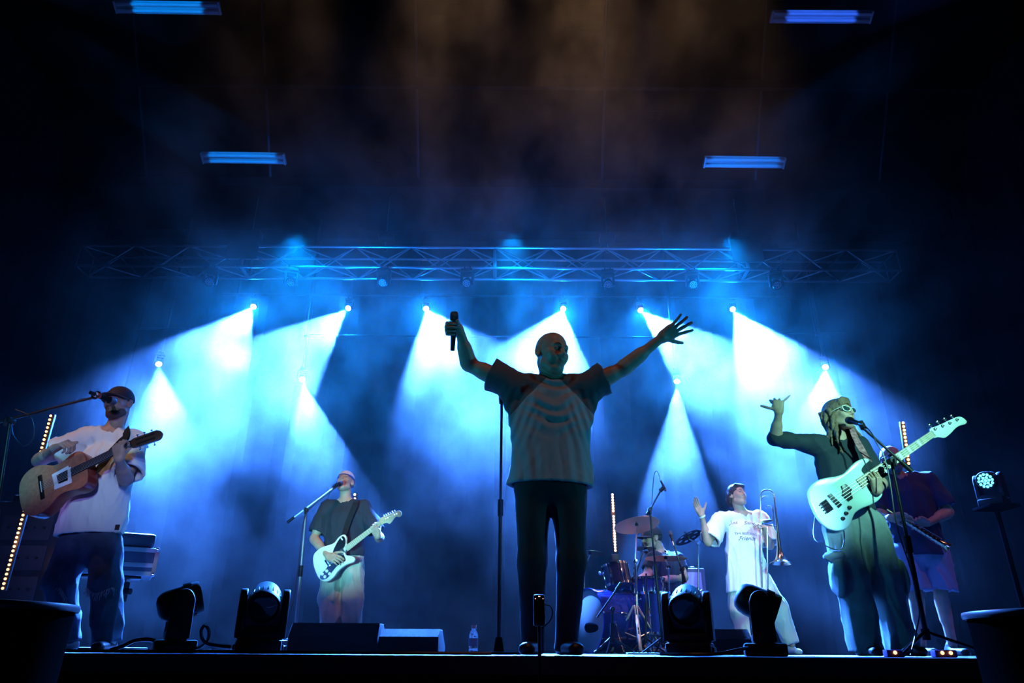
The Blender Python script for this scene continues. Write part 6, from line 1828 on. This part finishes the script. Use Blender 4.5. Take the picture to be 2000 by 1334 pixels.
# toms, snare, floor tom
up1 = Vector((-.14, .16, .97))
tc = P(1205, 1124, 7.35); drum(tc, up1, .135, .19, 'black rack tom with bright lugs above the bass drum', dark_shell, 8, name='rack_tom', bottom=mat('clear head with blue light tint', (.25, .35, .75), .25))  # blue light on the clear lower head put into its colour
tc2 = P(1246, 1160, 7.60); drum(tc2, (-.05, .12, .99), .15, .20, 'blue rack tom right behind the bass drum', blue_shell, 8, name='rack_tom')
sn = P(1265, 1146, 7.95 - .55); drum(sn, (.0, .04, 1), .165, .14, 'chrome-hooped blue snare drum in front of the drummer', blue_shell, 10, name='snare_drum')
ft = P(1286, 1206, 7.25); drum((ft.x, ft.y, .36), (0, 0, 1), .19, .36, 'deep blue floor tom standing right of the cymbal tripod', blue_shell, 8, name='floor_tom')
for k in range(3):
    a = R(30 + 120*k); d = Vector((math.cos(a), math.sin(a), 0)); p = Vector((ft.x, ft.y, 0)) + d*.205
    fo = bpy.data.objects.get('floor_tom')
    m = MB(); m.tube([(p.x, p.y, .46), (p.x, p.y, .10), (p.x + d.x*.03, p.y + d.y*.03, .012)], .006, 8); m.build('leg', CHROME, fo)
# snare stand and tom mounts
t = thing('snare_stand', 'chrome basket stand under the blue snare drum', 'drum stand', (sn.x, sn.y, 0))
m = MB(); m.cyl((sn.x, sn.y, .12), (sn.x, sn.y, sn.z - .115), .011, n=10); m.build('tube', CHROME, t)
for k in range(3):
    a = R(20 + 120*k); d = Vector((math.cos(a), math.sin(a), 0)); b1 = Vector((sn.x, sn.y, 0))
    m = MB(); m.cyl(b1 + Vector((0, 0, sn.z - .13)), b1 + d*.155 + Vector((0, 0, sn.z - .088)), .006, n=8); m.cyl(b1 + d*.155 + Vector((0, 0, sn.z - .09)), b1 + d*.178 + Vector((0, 0, sn.z - .055)), .006, n=8); m.build('basket_arm', CHROME, t)
    m = MB(); m.cyl(b1 + Vector((0, 0, .22)), b1 + d*.22 + Vector((0, 0, .012)), .007, n=8); m.build('leg', CHROME, t)
t = thing('tom_mount', 'cluster of chrome clamps and rods joining the rack toms to the bass drum', 'drum hardware', cb + Vector((0, 0, Rb)))
m = MB(); bt = cb + Vector((0, 0, Rb*1.0)); m.cyl(bt, bt + Vector((0, 0, .16)), .013, n=10); m.build('post', CHROME, t)
for q in (tc, tc2):
    m = MB(); e = q - Vector((0, 0, .0)); dd = (e - (bt + Vector((0, 0, .15)))).normalized(); m.cyl(bt + Vector((0, 0, .15)), e - dd*.17, .009, n=10); m.ball(bt + Vector((0, 0, .15)), .022, 10); m.ball(e - dd*.17, .02, 10); m.build('arm', CHROME, t)
# cymbals
def cst(px, py, Y, r, nrm, foot_px, label, slabel, **kw):
    c = P(px, py, Y); h = kw.pop('holes', False); fy = kw.pop('fy', Y)
    cymbal(c, nrm, r, label, h, kw.pop('mt', bronze))
    f = PG(foot_px, fy)
    kn = kw.pop('knee', None)
    cym_stand(f, c, nrm, slabel, knee=P(*kn) if kn else None, **kw)
beige = mat('metal with warm light tint', (.70, .60, .48), .35, .55)  # warm light on the legs put into the metal colour
cst(1243, 1022, 7.35, .235, (-.10, .22, .97), 1247, 'large crash cymbal tipped up in front of the cap of the drummer', 'cymbal stand with pale warm-lit tripod legs right of the bass drum', fy=7.05, leg_m=beige, knee=(1241, 1096, 7.12), apex=.42, spread=.28, a0=25)
cst(1343, 1048, 7.9, .155, (-.35, .30, .90), 1366, 'dark effects cymbal pierced with round holes right of the drummer', 'cymbal stand right of the drummer carrying the pierced cymbal', holes=True, mt=mat('dark cymbal', (.10, .11, .16), .3, .9), fy=7.95, knee=(1364, 1062, 7.93))
cst(1300, 1087, 7.45, .215, (.02, .02, 1), 1312, 'bright splash cymbal lit violet in front of the chest of the drummer', 'chrome cymbal stand in front of the chest of the drummer', fy=7.55, knee=(1305, 1108, 7.5))
cst(1261, 1070, 8.0, .115, (.0, .10, 1), 1225, 'small cymbal below the chin of the drummer', 'thin cymbal stand behind the rack toms', fy=7.95, knee=(1240, 1110, 8.0))
cst(1152, 1078, 8.2, .17, (.05, .06, 1), 1142, 'cymbal half hidden behind the right leg of the bald singer', 'cymbal stand left of the bass drum', fy=8.2, knee=(1141, 1110, 8.2))
# drum stool
st = PG(1312, 8.32); t = thing('drum_stool', 'dark round stool under the seated drummer', 'stool', st)
m = MB(); m.lathe([(0, .47), (.16, .47), (.175, .485), (.175, .525), (.16, .545), (0, .55)], st, None, 28); m.build('seat', BLACK_PLASTIC, t)
m = MB(); m.cyl(st + Vector((0, 0, .12)), st + Vector((0, 0, .47)), .016, n=12); m.build('column', CHROME, t)
for k in range(3):
    a = R(120*k); d = Vector((math.cos(a), math.sin(a), 0)); m = MB(); m.cyl(st + Vector((0, 0, .26)), st + d*.25 + Vector((0, 0, .012)), .009, n=8); m.build('leg', CHROME, t)
# sticks in the hands
for q in ('l', 'r'):
    w = DR.J['wr'+q]; d = unitize(DR.hands[q]['d']); p = w + d*.085 + Vector((0, 0, -.02))
    m = MB(); dd = Vector((-.85, -.30, -.12)).normalized() if q == 'l' else Vector((-.95, -.12, .22)).normalized()
    m.tube([p - dd*.10, p + dd*.22, p + dd*.30], [.0075, .0065, .0035], 8); m.ball(p + dd*.302, .005, 8)
    tag(m.build('drumstick', mat('pale stick wood', (.6, .45, .28), .5)), 'pale wooden drumstick in the %s hand of the drummer' % ('farther' if q == 'l' else 'nearer'), 'drumstick')
# overhead and snare microphones
boom_stand(PG(1296, 6.7), P(1269, 996, 6.7), (P(1265, 1003, 6.7), P(1291, 957, 6.72)), P(1293, 955, 6.72), 'tall black boom stand crossing the big crash cymbal, microphone above it', legL=.25)
mic_on(P(1301, 960, 6.73), P(1290, 938, 6.76), 'slim condenser microphone hanging above the drum kit', s=.62, L=.12)
tag(cable([P(1289, 935, 6.77), P(1286, 925, 6.77), P(1282, 920, 6.77), P(1278, 926, 6.76), P(1275, 950, 6.75), P(1273, 985, 6.72), P(1272, 1000, 6.66)], .004, 'microphone_cable'), 'black cable arching from the overhead drum microphone down to its stand', 'cable')
boom_stand(PG(1345, 7.0), P(1332, 1112, 7.0), (P(1338, 1136, 7.0), P(1312, 1048, 7.03)), None, 'second black boom stand leaning in from the right of the drum kit', legL=.22)
mic_on(P(1308, 1036, 7.06), P(1313, 1056, 7.02), 'small microphone pointing up beside the shoulder of the drummer', s=.75, L=.12)
boom_stand(PG(1262, 6.9), P(1262, 1120, 6.9), None, None, 'thin dark stand in front of the snare drum', legL=.18, pole_r=.009)
mic_on(P(1264, 1078, 7.75), P(1256, 1076, 7.6), 'dark vocal microphone under the moustache of the drummer', s=.9, L=.13)
boom_stand(PG(1236, 7.62), P(1240, 1120, 7.62), (P(1236, 1140, 7.62), P(1255, 1080, 7.62)), None, 'short boom stand holding the vocal microphone of the drummer', legL=.18)
# amplifier box behind the kit
b0 = PG(1360, 8.9, .001); zt2 = P(1363, 1113, 8.9).z
t = thing('amplifier', 'boxy amplifier lit violet behind the drum kit, right of the drummer', 'amplifier', b0)
m = MB(); m.box(b0 + Vector((0, 0, zt2/2)), (.30, .36, zt2), None, .015); m.build('cabinet', mat('dark blue tolex', (.04, .05, .10), .6, bump=.3, bscale=200), t)
m = MB(); m.box(b0 + Vector((-.02, -.182, zt2*.72)), (.24, .008, zt2*.46), None, .003); m.build('speaker_cloth', mat('grille cloth with violet light tint', (.28, .26, .55), .7), t)  # violet light put into the cloth colour
m = MB(); m.tube([b0 + Vector((-.08, 0, zt2)), b0 + Vector((-.07, 0, zt2 + .03)), b0 + Vector((.07, 0, zt2 + .03)), b0 + Vector((.08, 0, zt2))], .008, 8); m.build('handle', RUBBER, t)
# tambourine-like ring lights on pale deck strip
m = MB(); a = PG(1225, 5.2, .008); e = PG(1335, 5.2, .008); m.box((a + e)/2, (e.x - a.x, .10, .012), None, .002); tag(m.build('floor_strip', mat('pale floor strip', (.45, .55, .6), .5)), 'pale strip lying flat on the stage in front of the drum tripod', 'strip')
